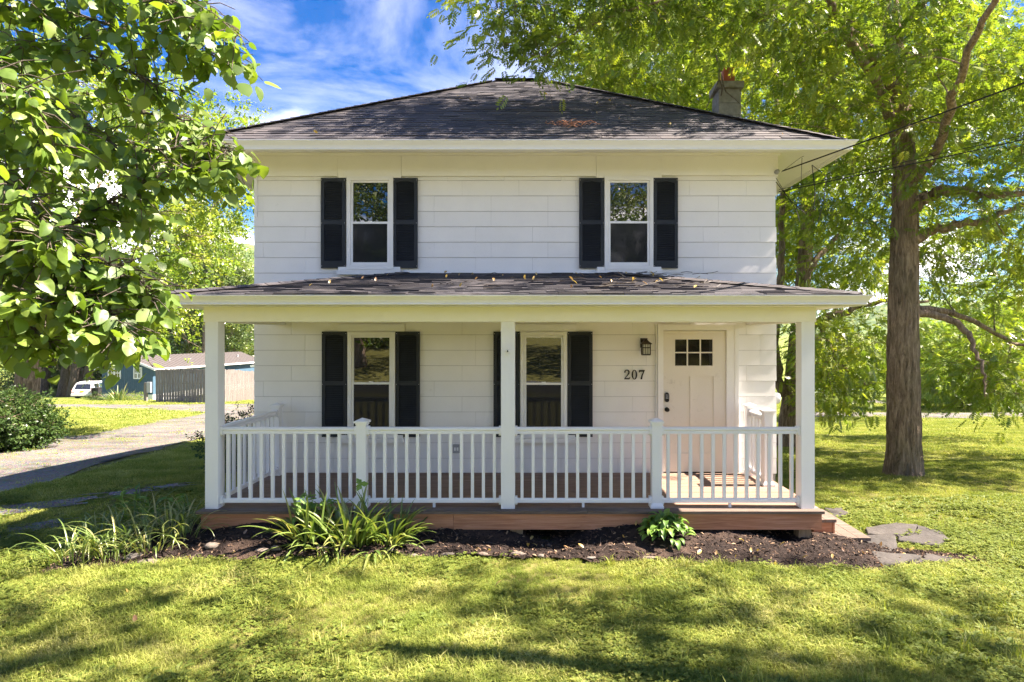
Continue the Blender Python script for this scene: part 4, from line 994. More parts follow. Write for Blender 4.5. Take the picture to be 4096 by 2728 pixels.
# lobed weed growing among the iris and the tall stalk with one leaf
def lobed(Lf, name):
    pts = []
    for t in np.linspace(0, 2 * math.pi, 30, endpoint=False):
        rr = Lf * (.62 + .26 * math.cos(3 * t) + .10 * math.cos(9 * t)); pts.append((rr * math.cos(t), rr * math.sin(t)))
    V = [(0, 0, 0)] + [(p[0] + Lf * .3, p[1], .08 * Lf * math.sin(i * 1.3) - .3 * (p[0] ** 2 + p[1] ** 2) / Lf) for i, p in enumerate(pts)]
    V[0] = (Lf * .3, 0, 0); m = bpy.data.meshes.new(name); m.from_pydata(V, [], [(0, i + 1, (i + 1) % 30 + 1) for i in range(30)]); m.materials.append(MATS['leaf_hosta']); return m
lm = [lobed(.075, 'lobed_leaf'), lobed(.055, 'lobed_leaf')]
g = G(320, 552); gzz = gz(g.x, g.y); wd = thing('leafy_weed', (g.x, g.y, gzz), 'lobed green weed growing up through the iris clump', 'plant')
m = MB(); tips = []
for k in range(11):
    a = random.uniform(0, 6.28); tp = Vector((g.x - .06 + .17 * math.cos(a), g.y + .1 * math.sin(a), gzz + random.uniform(.3, .52))); m.tube([(g.x, g.y, gzz), ((g.x + tp.x) / 2, (g.y + tp.y) / 2, gzz + .25), tp], .004, 5); tips.append(tp)
m.build('stem', 'leaf_hosta', wd)
for k in range(48):
    tp = random.choice(tips); a = random.uniform(0, 6.28)
    put('leaf', lm[k % 2], None, wd, Matrix.Translation(tp + Vector((random.gauss(0, .04), random.gauss(0, .04), random.gauss(-.03, .05)))) @ Euler((random.uniform(-.5, .5), random.uniform(-.2, .9), a)).to_matrix().to_4x4())
g = G(362, 552); gzz = gz(g.x, g.y); wd = thing('weed_stalk', (g.x, g.y, gzz), 'thin weed stalk with one lobed leaf in front of the left newel', 'plant')
tip = P(361, 484, g.y)
MB().tube([(g.x, g.y, gzz), P(366, 515, g.y), P(364, 498, g.y), tip], .0035, 5).tube([P(365, 520, g.y), P(368, 500, g.y), P(367.5, 490, g.y)], .003, 5).build('stem', 'leaf_hosta', wd)
put('leaf', lobed(.085, 'lobed_leaf'), None, wd, Matrix.Translation(tip + Vector((-.03, 0, 0))) @ Euler((R(60), 0, .3)).to_matrix().to_4x4())
# weedy broadleaf stems behind the daylilies
g = G(125, 535); wd = thing('leafy_weed', (g.x, g.y, float(T(g.x, g.y))), 'tall stems of oval leaves standing among the daylilies', 'plant')
om = oval_mesh(.12, .05, 'oval_leaf', 'leaf_hosta', .5)
m = MB(); pos = []
for px, py, pt in ((124, 535, 492), (133, 532, 488), (150, 532, 498), (170, 530, 496), (185, 528, 494), (160, 533, 505)):
    q = G(px, py); top = P(px + random.uniform(-4, 4), pt, q.y); m.tube([q, q.lerp(top, .5) + Vector((.02, 0, 0)), top], .006, 5)
    for k in range(14): pos.append(q.lerp(top, random.uniform(.3, 1)))
m.build('stem', 'leaf_hosta', wd)
for p_ in pos: put('leaf', om, None, wd, Matrix.Translation(p_) @ Euler((random.uniform(-.4, .4), random.uniform(-.6, .6), random.uniform(0, 6.28))).to_matrix().to_4x4())

# ------------------------------------------------------------------ TREES
def pinnate(nl, L, ll, lw):
    V, F = [], []
    for i in range(nl):
        t = .18 + .82 * i / (nl - 1); x = L * t; z = -.18 * L * t * t
        for sgn in ((-1, 1) if i < nl - 1 else (0,)):
            l = ll * (.7 + .5 * math.sin(math.pi * t)); dx, dy = (.45, sgn * .89) if sgn else (1, 0)
            b_ = np.array([x, 0, z]); d = np.array([dx, dy, -.35]); d /= np.linalg.norm(d); s_ = np.array([-dy, dx, 0]) * lw / 2
            o = len(V); V += [b_, b_ + d * l * .45 + s_ + [0, 0, .15 * lw], b_ + d * l, b_ + d * l * .45 - s_ - [0, 0, .1 * lw]]; F.append((o, o + 1, o + 2, o + 3))
    return np.array(V), np.array(F)
def sprig(nl, L, ll, lw, seed):
    r = np.random.default_rng(seed); V, F = [], []
    for i in range(nl):
        x = L * r.uniform(.1, 1); a = r.uniform(0, 6.28); d = np.array([r.uniform(.1, .8), math.cos(a), math.sin(a) * .7 - .2]); d /= np.linalg.norm(d)
        s_ = np.cross(d, [r.normal(0, .4), r.normal(0, .4), 1]); s_ /= np.linalg.norm(s_); b_ = np.array([x, 0, 0]) + d * .02; l = ll * r.uniform(.7, 1.2)
        o = len(V); V += [b_, b_ + d * l * .45 + s_ * lw / 2, b_ + d * l, b_ + d * l * .45 - s_ * lw / 2]; F.append((o, o + 1, o + 2, o + 3))
    return np.array(V), np.array(F)
def place(tv, tf, pos, dirs, ups, scl):
    """copies of a template along directions; returns V,F,rnd"""
    d = dirs / (np.linalg.norm(dirs, axis=1, keepdims=True) + 1e-9); s_ = np.cross(ups, d); s_ /= np.linalg.norm(s_, axis=1, keepdims=True) + 1e-9; u = np.cross(d, s_)
    B = np.stack([d, s_, u], -1) * scl[:, None, None]
    V = np.einsum('nij,kj->nki', B, tv) + pos[:, None]
    F = tf[None] + (np.arange(len(pos)) * len(tv))[:, None, None]
    rn = np.repeat(rng.random(len(pos)), len(tv))
    return V.reshape(-1, 3), F.reshape(-1, tf.shape[1]), rn

def ell(c, r, n, shell=.35):
    """points in an ellipsoid, more of them towards the outside"""
    d = rng.normal(size=(n, 3)); d /= np.linalg.norm(d, axis=1)[:, None]
    t = (shell + (1 - shell) * rng.random(n)) ** (1 / 2.0); return np.array(c) + d * t[:, None] * np.array(r)

def tree(name, trunk, radii, limbs, clumps, label, mat='leaf_walnut', barkm='bark', tmpl=None, fronds=16, csize=.55, droop=.55, fscale=1.0, group=None, sides=20, rough=0., twig=1.0, trunk_name='trunk', cat='tree', down=0.):
    """trunk/limbs: polylines; clumps: (n,3) twig ends that carry the foliage"""
    base = Vector(trunk[0]); t = thing(name, base, label, cat, group)
    tm = MB(); sk = []
    def smooth_line(pts, rad, seg=6):
        pts = np.array([tuple(p) for p in pts], float); k = len(pts); tt = np.linspace(0, k - 1, (k - 1) * seg + 1); out = np.empty((len(tt), 3)); pe = np.vstack([2 * pts[0] - pts[1], pts, 2 * pts[-1] - pts[-2]])
        for q, u in enumerate(tt):
            i = min(int(u), k - 2); f = u - i; a, b_, c, d = pe[i], pe[i + 1], pe[i + 2], pe[i + 3]
            out[q] = .5 * (2 * b_ + (c - a) * f + (2 * a - 5 * b_ + 4 * c - d) * f * f + (3 * b_ - a - 3 * c + d) * f ** 3)
        return out, np.interp(tt, np.arange(k), np.array(rad))
    pl, rd = smooth_line(trunk, radii)
    if rough:
        # furrowed bark: fine rings with ridges
        zz = np.linspace(0, 1, 220); S = 150; pl2 = np.stack([np.interp(zz, np.linspace(0, 1, len(pl)), pl[:, i]) for i in range(3)], -1); rd2 = np.interp(zz, np.linspace(0, 1, len(rd)), rd)
        th = np.linspace(0, 2 * math.pi, S, endpoint=False); V = []
        L = np.r_[0, np.cumsum(np.linalg.norm(np.diff(pl2, axis=0), axis=1))]
        for q in range(220):
            ph = th + .25 * np.sin(L[q] * 1.7) + .08 * np.sin(L[q] * 7 + 3 * th)
            ridge = np.abs(np.sin(ph * 14 + 1.3 * np.sin(L[q] * 3.1 + 2 * th) + .9 * np.sin(L[q] * 6.3 + 5 * th))) ** .7
            flare = 1 + .32 * np.exp(-L[q] / .22) * (1 + .35 * np.sin(th * 5 + 1))
            rr = rd2[q] * flare * (1 + rough * (ridge - .6) * (.75 + .5 * np.sin(L[q] * 9 + 4 * th))) + rng.normal(0, .003, S)
            V.append(np.stack([pl2[q, 0] + rr * np.cos(th), pl2[q, 1] + rr * np.sin(th), np.full(S, pl2[q, 2])], -1))
        i = np.arange(220 * S).reshape(220, S)
        F = np.stack([i[:-1], np.roll(i[:-1], -1, 1), np.roll(i[1:], -1, 1), i[1:]], -1).reshape(-1, 4)
        put(trunk_name, nmesh('trunk', np.concatenate(V), F, np.zeros(220 * S), smooth=True), barkm, t)
    else:
        tm.tube(pl, rd, sides, rnd=0)
    sk += [(p, r_) for p, r_ in zip(pl[len(pl) // 3:], rd[len(rd) // 3:])]
    for lp, r0, r1 in limbs:
        q, rr = smooth_line(lp, np.linspace(r0, r1, len(lp)), 5); w_ = rng.normal(0, r0 * .25, q.shape); w_[0] = 0; q = q + w_
        tm.tube(q, rr, 10, rnd=0); sk += list(zip(q[2:], rr[2:]))
    SP = np.array([s_[0] for s_ in sk]); SR = np.array([s_[1] for s_ in sk])
    br = MB(); order = np.argsort(np.min(np.linalg.norm(clumps[:, None] - SP[None], axis=2), axis=1)); pos, dr, tw_ = [], [], []
    for ci in order:
        c = clumps[ci]; dd = np.linalg.norm(SP - c, axis=1) + .7 * np.maximum(0, SP[:, 2] - c[2]); j = int(np.argmin(dd)); a = SP[j]; dist = np.linalg.norm(c - a)
        r0 = min(SR[j] * .7, .010 + .010 * dist * twig); r1 = .004 * twig
        tt = np.linspace(0, 1, 6)[:, None]; mid = (a + c) / 2 + rng.normal(0, .08 * dist, 3) + [0, 0, .14 * dist]
        q = (1 - tt) ** 2 * a + 2 * tt * (1 - tt) * mid + tt ** 2 * c; rr = np.linspace(r0, r1, 6)
        br.tube(q, rr, 5, cap=False, rnd=0); SP = np.vstack([SP, q[1:]]); SR = np.r_[SR, rr[1:]]
        out_ = (q[-1] - q[-2]); out_ /= np.linalg.norm(out_) + 1e-9
        k = max(3, int(fronds * rng.uniform(.6, 1.4))); off = rng.normal(0, csize * .5, (k, 3)) * [1, 1, .75]; off[:, 2] -= down * rng.random(k)
        bpos = c + off; pos.append(bpos); d = off / (np.linalg.norm(off, axis=1, keepdims=True) + 1e-6) * .7 + out_ * .5 + rng.normal(0, .45, (k, 3)); d[:, 2] = d[:, 2] * .75 - droop; dr.append(d)
        for e_ in range(min(k, 4)): br.tube([c - out_ * .1, c + off[e_] * .5 + [0, 0, .05], bpos[e_]], [r1, r1 * .7, .0025 * twig], 4, cap=False, rnd=0)
    if tm.v: put(trunk_name, tm.mesh('trunk', True, fix=False), barkm, t) if not rough else put('limb', tm.mesh('limb', True, fix=False), barkm, t)
    put('branch', br.mesh('branch', True, fix=False), barkm, t, kind='stuff')
    pos, dr = np.concatenate(pos), np.concatenate(dr); up = rng.normal(0, .35, pos.shape) + [0, 0, 1]
    tv, tf = tmpl; V, F, rn = place(tv, tf, pos, dr, up, fscale * rng.uniform(.7, 1.25, len(pos)))
    put('crown', nmesh('crown', V, F, rn), mat, t, kind='stuff'); return t

PIN = pinnate(6, .20, .078, .030)
def as_tris(t): return t[0], np.array([(f[0], f[1], f[2]) for f in t[1]])
def plump(t, k): v = t[0].copy(); v[1::4] += (v[1::4] - v[3::4]) * k; return v, t[1]
PIN3 = as_tris(plump(PIN, .7))
def gp(px, py): return G(px, py)
def up_from(g, *pts): return [g - Vector((0, 0, .25))] + [Vector(p) for p in pts]

# the big walnut right of the porch
g = G(904, 476); YA = g.y
trunk = [g - Vector((0, 0, .2)), P(904, 440, YA), P(903, 350, YA), P(904, 262, YA), P(905, 196, YA), P(903, 140, YA), P(898, 80, YA + .1), P(890, 0, YA + .2), P(886, -110, YA + .3), P(890, -260, YA + .3)]
limbs = [([P(908, 208, YA), P(924, 198, YA - .1), P(944, 190, YA - .3), P(972, 193, YA - .6), P(1012, 196, YA - 1), P(1075, 185, YA - 1.4)], .13, .03),
         ([P(910, 243, YA), P(930, 231, YA - .1), P(962, 224, YA - .3), P(1000, 214, YA - .4), P(1050, 196, YA - .5)], .10, .03),
         ([P(915, 311, YA), P(944, 318, YA - .1), P(966, 331, YA - .3), P(974, 348, YA - .5), P(984, 372, YA - .7), P(985, 397, YA - .8)], .075, .012),
         ([P(915, 308, YA), P(950, 312, YA + .2), P(990, 330, YA + .3), P(1030, 350, YA + .4), P(1080, 372, YA + .4)], .06, .02),
         ([P(900, 95, YA), P(868, 50, YA - .6), P(810, 5, YA - 1.2), P(730, -28, YA - 1.5), P(640, -35, YA - 1.6), P(560, -15, YA - 1.6), P(500, 15, YA - 1.6)], .11, .012),
         ([P(730, -28, YA - 1.5), P(660, 0, YA - 1.7), P(590, 25, YA - 1.8), P(545, 55, YA - 1.8)], .03, .006),
         ([P(895, 40, YA), P(940, -20, YA - 1), P(1000, -80, YA - 2), P(1080, -140, YA - 3)], .10, .03),
         ([P(893, 10, YA), P(850, -80, YA + .8), P(800, -150, YA + 1.4)], .09, .03),
         ([P(890, -30, YA), P(930, -120, YA + 1), P(1000, -200, YA + 1.5)], .09, .03),
         ([P(903, 150, YA), P(880, 90, YA - .4), P(850, 40, YA - .9), P(800, -60, YA - 2.0), P(740, -170, YA - 3.0), P(600, -260, YA - 3.8)], .10, .02),
         ([P(905, 190, YA), P(935, 150, YA - .8), P(960, 80, YA - 2.2), P(990, 0, YA - 3.4), P(1030, -120, YA - 4.5)], .09, .02)]
cl_ = np.concatenate([ell((7.6, YA + .2, 8.8), (4.4, 3.2, 2.8), 130), ell(P(870, 60, YA - .8), (1.9, 1.4, 1.5), 70), ell(P(985, 130, YA - .6), (1.5, 1.4, 1.5), 60),
    ell(P(845, 205, YA + .8), (.9, 1.0, 1.2), 30), ell(P(985, 260, YA + .4), (1.3, 1.2, .9), 34), ell(P(1010, 375, YA), (.7, .9, .55), 20), ell(P(830, 345, YA + 2), (.7, .9, 1.0), 14),
    ell(P(520, 2, YA - 1.6), (.95, .5, .40), 15, .1), ell(P(548, 30, YA - 1.8), (.45, .4, .30), 8, .1), ell(P(510, 40, YA - 1.7), (.22, .3, .25), 4, .1), ell(P(545, 60, YA - 1.8), (.22, .2, .06), 2, .1), ell(P(640, -10, YA - 1.7), (1.2, .7, .5), 26, .1), ell(P(740, 0, YA - 1.5), (1.0, .9, .8), 26),
    ell((3.4, 9.6, 11.6), (4.2, 1.9, 1.5), 70, .05), ell((3.8, 7.2, 9.8), (2.2, 1.6, .8), 14, .05)])
ppx = VX + FPX * cl_[:, 0] / cl_[:, 1]; ppy = VY - FPX * (cl_[:, 2] - HC) / cl_[:, 1]
cl_ = cl_[~((np.abs(ppx - 727) < 46) & (ppy > 25) & (ppy < 135) & (cl_[:, 1] < 11.2))]
tree('walnut_tree', trunk, [.295, .265, .245, .22, .195, .17, .15, .125, .10, .05], limbs, cl_, 'big walnut tree with thick furrowed trunk right of the porch', tmpl=PIN, fronds=29, csize=.60, droop=.18, rough=.13, down=.12)

# two more walnuts just out of frame at the right: their shade falls across the lawn
for x, y, c_, r_, n_, lab in ((11.5, 2.2, (6.8, 4.2, 9.6), (6.0, 1.5, 1.5), 40, 'walnut tree standing out of frame to the right of the lawn'), (16.5, 12.6, (14.6, 12.6, 8.6), (5.0, 4.2, 2.8), 120, 'walnut tree at the right edge beyond the big trunk')):
    g = Vector((x, y, float(T(x, y)))); top = Vector(c_); k_ = [g - Vector((0, 0, .2)), g + Vector((0, 0, 2.5)), g.lerp(top, .5) + Vector((.8, 0, 1.2)), top + Vector((.5, 0, .5))]
    lm_ = [([k_[2], k_[2].lerp(top + Vector((dx_, dy_, .2)), .5) + Vector((0, 0, .6)), top + Vector((dx_, dy_, 0))], .05, .015) for dx_, dy_ in ((-r_[0] * .7, 0), (r_[0] * .6, r_[1] * .4), (-r_[0] * .3, -r_[1] * .6), (0, r_[1] * .7))]
    cl_ = ell(c_, r_, n_, .15); ppx = VX + FPX * cl_[:, 0] / cl_[:, 1]; 
    tree('walnut_tree', k_, [.30, .26, .20, .08], lm_, cl_, lab, tmpl=PIN, fronds=28, csize=.7, droop=.2, fscale=1.25, down=.15)

# walnut behind it, its trunk beside the house corner
g = G(787, 447); YB2 = g.y
trunk = [g - Vector((0, 0, .3)), P(789, 420, YB2), P(792, 390, YB2), P(797, 340, YB2), P(803, 280, YB2), P(807, 220, YB2), P(808, 150, YB2), P(806, 60, YB2), P(800, -40, YB2), P(800, -140, YB2)]
limbs = [([P(790, 402, YB2), P(776, 370, YB2), P(778, 300, YB2 + .2), P(783, 235, YB2 + .3), P(780, 150, YB2 + .5), P(770, 40, YB2 + .6)], .14, .04),
         ([P(795, 345, YB2), P(815, 325, YB2 - .4), P(845, 312, YB2 - .8), P(880, 303, YB2 - 1), P(930, 300, YB2 - 1.2)], .12, .03),
         ([P(820, 324, YB2 - .4), P(832, 350, YB2 - .8), P(850, 372, YB2 - 1.2), P(868, 385, YB2 - 1.5)], .06, .012),
         ([P(803, 275, YB2), P(825, 250, YB2), P(848, 225, YB2 + .2), P(870, 190, YB2 + .3)], .09, .03),
         ([P(806, 120, YB2), P(760, 60, YB2 - .5), P(700, 30, YB2 - 1), P(640, 20, YB2 - 1.4)], .10, .03),
         ([P(806, 160, YB2), P(850, 110, YB2 + .5), P(900, 60, YB2 + 1)], .09, .03), ([P(803, 20, YB2), P(860, -60, YB2), P(930, -110, YB2)], .08, .03)]
cl_ = np.concatenate([ell(P(790, 40, YB2), (5.0, 3.0, 3.2), 150), ell(P(670, 55, YB2 - 1.4), (2.2, 1.4, 1.2), 60), ell(P(850, 170, YB2 + .5), (2.2, 1.6, 1.7), 60), ell(P(850, 335, YB2 - .6), (1.3, 1.2, .9), 30),
    ell(P(830, 385, YB2 - 1), (1.0, .9, .45), 16), ell(P(850, 262, YB2 + 1.5), (1.3, 1.0, 1.0), 34), ell(P(945, 262, YB2 + 2.5), (2.2, 1.2, 1.2), 26), ell(P(1000, 330, YB2 + 2), (1.6, 1.2, 1.0), 20), ell(P(782, 235, YB2 + .8), (.6, 1.2, 1.6), 22), ell(P(790, 140, YB2 - .8), (1.6, 1.2, 1.2), 40)])
tree('walnut_tree', trunk, [.27, .24, .21, .19, .175, .16, .14, .11, .08, .04], limbs, cl_, 'forked walnut tree standing behind the right house corner', tmpl=PIN, fronds=29, csize=.72, droop=.18, fscale=1.25, rough=.10, down=.15)

# tree behind the house, over the roof
g = Vector((7.2, 25, float(T(7.2, 25))))
trunk = [g, g + Vector((0, 0, 3)), g + Vector((-.4, 0, 6)), g + Vector((-1, -.3, 9)), g + Vector((-1.4, -.5, 13))]
limbs = [([trunk[2], P(700, 120, 24), P(660, 80, 23)], .14, .04), ([trunk[3], P(760, 40, 25), P(800, -10, 25)], .12, .04), ([trunk[2], P(730, 95, 23.5), P(640, 98, 22)], .12, .03), ([trunk[2], P(790, 200, 25), P(850, 180, 25)], .1, .03)]
SPR = as_tris(plump(sprig(12, .42, .13, .055, 3), .7))
cl_ = np.concatenate([ell(P(665, 50, 24), (4.4, 3.0, 3.0), 170), ell(P(790, 60, 26), (4.5, 3, 4.2), 140), ell(P(770, 200, 26), (2.2, 2, 4), 60), ell(P(940, 60, 27), (5.5, 3, 5), 160), ell(P(960, 190, 28), (4.5, 3, 3), 60), ell(P(850, 250, 28), (3.5, 2.5, 2.2), 22), ell(P(600, 85, 23), (1.4, 1.2, 1.2), 26)])
tree('shade_tree', trunk, [.3, .27, .24, .18, .08], limbs, cl_, 'tall bright green tree rising behind the house roof', mat='leaf_bright', tmpl=PIN3, fronds=26, csize=.95, droop=.15, fscale=1.75, down=.1, twig=1.4)

# low bright tree at the right, beyond the lawn
def simple_tree(name, x, y, h, crown_c, crown_r, label, mat, n, fr, cs, fs, tm=None, group=None, tr=.25, extra=None, bk='bark', lean=0., lo=None):
    g = Vector((x, y, float(T(x, y)) - .15)); top = Vector(crown_c)
    trunk = [g, g.lerp(top, .35) + Vector((lean, 0, 0)), g.lerp(top, .7), top]
    limbs = []
    for k in range(5):
        a = k * 1.26 + .4; s_ = g.lerp(top, .45 + .1 * k); limbs.append(([s_, s_.lerp(top + Vector((crown_r[0] * .6 * math.cos(a), crown_r[1] * .6 * math.sin(a), crown_r[2] * .2)), .55) + Vector((0, 0, .3)), top + Vector((crown_r[0] * .65 * math.cos(a), crown_r[1] * .65 * math.sin(a), crown_r[2] * (.3 * math.sin(k * 2))))], tr * .5, tr * .12))
    cl_ = ell(crown_c, crown_r, n, .3)
    # lumpy outline
    cl_ += .16 * np.array(crown_r) * np.sin(cl_[:, [1, 2, 0]] * (5 / max(crown_r)) + .7)
    if extra is not None: cl_ = np.concatenate([cl_, extra])
    return tree(name, trunk, [tr * 1.2, tr, tr * .75, tr * .3], limbs, cl_, label, mat=mat, barkm=bk, tmpl=tm or SPR, fronds=fr, csize=cs, droop=.35, fscale=fs, group=group, sides=10, twig=max(1, tr * 5))
c = P(985, 362, 36)
simple_tree('lawn_tree', c.x, 36, 6, c, (5.6, 3.6, 3.6), 'low spreading bright yellow-green tree beyond the right lawn', 'leaf_bright', 190, 20, 1.1, 2.9, PIN)
c = P(1080, 300, 50); simple_tree('lawn_tree', c.x, 50, 9, c, (7, 5, 7), 'tall green tree at the far right edge beyond the lawn', 'leaf_bright', 150, 18, 1.5, 4.0, PIN)
c = P(900, 372, 62); simple_tree('field_shrub', c.x, 62, 4, c, (5.5, 3, 2.6), 'pale green shrub behind the big walnut trunk at the far lawn edge', 'leaf_bright', 60, 14, 1.3, 4.0, PIN, tr=.12)
for px, py, Y, rx, rz, lab in ((812, 385, 78, 4, 2.2, 'low sunny shrub at the far lawn edge near the porch gutter'), (842, 389, 82, 4.5, 1.6, 'low sunny shrub in the gap left of the walnut trunk'), (868, 390, 80, 4, 1.5, 'reddish-green field shrub just left of the walnut trunk'), (940, 388, 76, 4, 2.0, 'dark-footed shrub right of the walnut trunk beyond the lane')):
    c = P(px, py, Y); simple_tree('field_shrub', c.x, Y, 2, c, (rx, 2.5, rz), lab, 'leaf_bright', 46, 12, 1.1, 2.6, SPR, group='shrubs along the far lawn edge', tr=.08)
c = P(962, 402, 40); simple_tree('dark_shrub', c.x, 40, 1.2, c, (1.1, 1, .75), 'small dark shrub under the low right tree', 'leaf_dark', 26, 16, .35, 1.0, SPR, tr=.05)

# left: tree behind the foreground branches
c = (-15.0, 18.2, 6.5); g = Vector((-15.6, 18.2, float(T(-15.6, 18.2))))
simple_tree('maple_tree', -15.6, 18.2, 9, c, (6.1, 4.6, 4.6), 'broad yellow-green tree behind the foreground branches at left', 'leaf_bright', 330, 19, .95, 1.15, sprig(13, .38, .10, .055, 4), tr=.3,
            extra=np.concatenate([ell((-12.0, 17, 3.2), (1.3, 1.5, 1.0), 26), ell((-9.3, 18, 7.6), (1.0, 1.2, 1.3), 26), ell((-11.2, 17, 8.6), (1.6, 1.5, 1.2), 30)]))
c = P(205, 262, 76); simple_tree('distant_tree', c.x, 76, 14, c, (5.0, 4, 7.0), 'rounded pale green tree standing above the blue house', 'leaf_far', 150, 17, 1.3, 2.5, tr=.35, extra=ell(P(230, 278, 76), (2.6, 2.5, 3), 40))
for px, py, Y, rx, rz, lab in ((150, 322, 88, 8, 7, 'leafy tree behind the ridge of the blue house'), (188, 330, 82, 6, 6, 'leafy tree right of the blue house ridge, left of the porch post'), (228, 325, 86, 6, 6, 'tree seen between the porch post and the house wall'), (250, 318, 98, 7, 8, 'darker tree just left of the house wall'), (110, 330, 92, 7, 8, 'dark tree at the left end of the blue house'), (275, 325, 95, 8, 8, 'tree mostly hidden behind the white house')):
    c = P(px, py, Y); simple_tree('distant_tree', c.x, Y, 9, c, (rx, 4, rz), lab, 'leaf_far', 110, 17, 1.5, 2.7, group='trees behind the blue house', tr=.35)
for px, Y, lab in ((42, 70, 'shaded trunk furthest left in the wood behind the hedge'), (61, 66, 'thin-crowned wood tree left of the twin trunks'), (71, 64, 'dark straight tree, the nearer of the twin trunks'), (79, 70, 'reddish sunlit trunk between the dark trunks'), (84, 64.5, 'dark trunk just left of the white car'), (20, 74, 'wood tree hidden behind the hedge'), (98, 78, 'wood tree standing right behind the white car')):
    x = (px - VX) / FPX * Y; zc = float(T(x, Y)) + 10
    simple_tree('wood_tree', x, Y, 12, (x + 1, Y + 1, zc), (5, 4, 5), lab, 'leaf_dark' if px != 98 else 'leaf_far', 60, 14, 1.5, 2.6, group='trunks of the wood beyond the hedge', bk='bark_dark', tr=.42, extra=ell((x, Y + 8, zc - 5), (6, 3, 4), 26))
# understory hiding the far ground of the wood
for k, (px, Y) in enumerate(((30, 84), (60, 86), (95, 88))):
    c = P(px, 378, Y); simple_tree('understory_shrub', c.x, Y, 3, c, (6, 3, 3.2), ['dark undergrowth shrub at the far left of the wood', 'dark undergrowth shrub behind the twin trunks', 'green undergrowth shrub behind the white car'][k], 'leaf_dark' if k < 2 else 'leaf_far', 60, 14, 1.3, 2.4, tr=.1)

# hedge shrub at the left edge, and a small one beside the porch
g = G(6, 451); SMALL = sprig(16, .22, .05, .032, 9)
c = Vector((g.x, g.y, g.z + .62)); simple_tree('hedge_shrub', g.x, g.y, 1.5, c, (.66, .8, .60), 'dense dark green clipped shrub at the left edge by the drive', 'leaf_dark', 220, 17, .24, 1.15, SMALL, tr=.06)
g = G(203, 484); c = Vector((g.x + .1, g.y + .9, float(T(g.x, g.y + .9)) + .5)); simple_tree('porch_shrub', c.x, c.y, 1, c, (.5, .45, .5), 'small dark shrub tucked beside the left porch post', 'leaf_dark', 46, 18, .15, .8, SMALL, tr=.03)

# trees across the road, mirrored in the windows
for k, (x, y, lab) in enumerate(((-11, -20, 'leafy tree across the road, mirrored in the left windows'), (7, -23, 'leafy tree across the road, further off'), (24, -26, 'leafy tree across the road, at the right'))):
    simple_tree('roadside_tree', x, y, 10, (x, y, 9.0), (7.5, 5.5, 6.5), lab, 'leaf_far', 100, 16, 1.6, 2.6, group='trees across the road', tr=.35)

for k, (x, y, lab) in enumerate(((-18, -27, 'roadside shrub across the road, furthest left'), (-9, -30, 'roadside shrub across the road, under the left tree'), (15, -27, 'roadside shrub across the road, right of the porch'), (25, -31, 'roadside shrub across the road, furthest right'))):
    simple_tree('roadside_shrub', x, y, 3, (x, y, float(T(x, y)) + 1.3), (4.2, 2.5, 1.8), lab, 'leaf_far', 46, 14, 1.1, 2.4, group='shrubs across the road', tr=.08)

# ------------------------------------------------------------------ foreground redbud
def heart(L, seed):
    r = random.Random(seed); ts = np.linspace(0, 2 * math.pi, 18, endpoint=False); out_ = []
    for t in ts:   # heart: notch at the stalk, point at the tip
        a = (t + math.pi) % (2 * math.pi) - math.pi; rr = .52 * (1 + .16 * math.cos(2 * a) - .42 * math.exp(-((abs(a) - math.pi) / .38) ** 2)) + .20 * math.exp(-(a / .30) ** 2)
        out_.append((.46 + rr * math.cos(a) * .95, rr * math.sin(a) * 1.04))
    cup = r.uniform(-.25, .35); curl = r.uniform(.1, .5); V = []
    def h(x, y): return cup * abs(y) * .9 - curl * (x - .3) ** 2 * .6 + .03 * math.sin(9 * x + seed) * math.sin(8 * y)
    V = [(L * x, L * y, L * h(x, y)) for x, y in out_] + [(L * (.46 + .5 * (x - .46)), L * y * .5, L * h(.46 + .5 * (x - .46), y * .5)) for x, y in out_] + [(L * .46, 0, L * h(.46, 0))]
    n = 18; F = [(i, (i + 1) % n, (i + 1) % n + n, i + n) for i in range(n)]; F3 = [(i + n, (i + 1) % n + n, 2 * n) for i in range(n)]
    m = bpy.data.meshes.new('heart_leaf'); m.from_pydata(V, [], F + F3); m.polygons.foreach_set('use_smooth', np.ones(len(m.polygons), bool)); m.materials.append(MATS['leaf_redbud']); return m
HE = [heart(.064, k) for k in range(6)]
rb = thing('redbud_tree', (-4.9, 3.6, 0), 'redbud tree with large heart-shaped leaves hanging into the upper left', 'tree')
tm = MB(); tm.tube([(-4.9, 3.6, -.2), (-4.85, 3.6, .8), (-4.7, 3.55, 1.7), (-4.4, 3.5, 2.6), (-4.2, 3.6, 3.6), (-4.1, 3.8, 4.6)], [.11, .10, .085, .07, .055, .03], 12, rnd=0)
put('trunk', tm.mesh('trunk', True), 'bark_grey', rb)
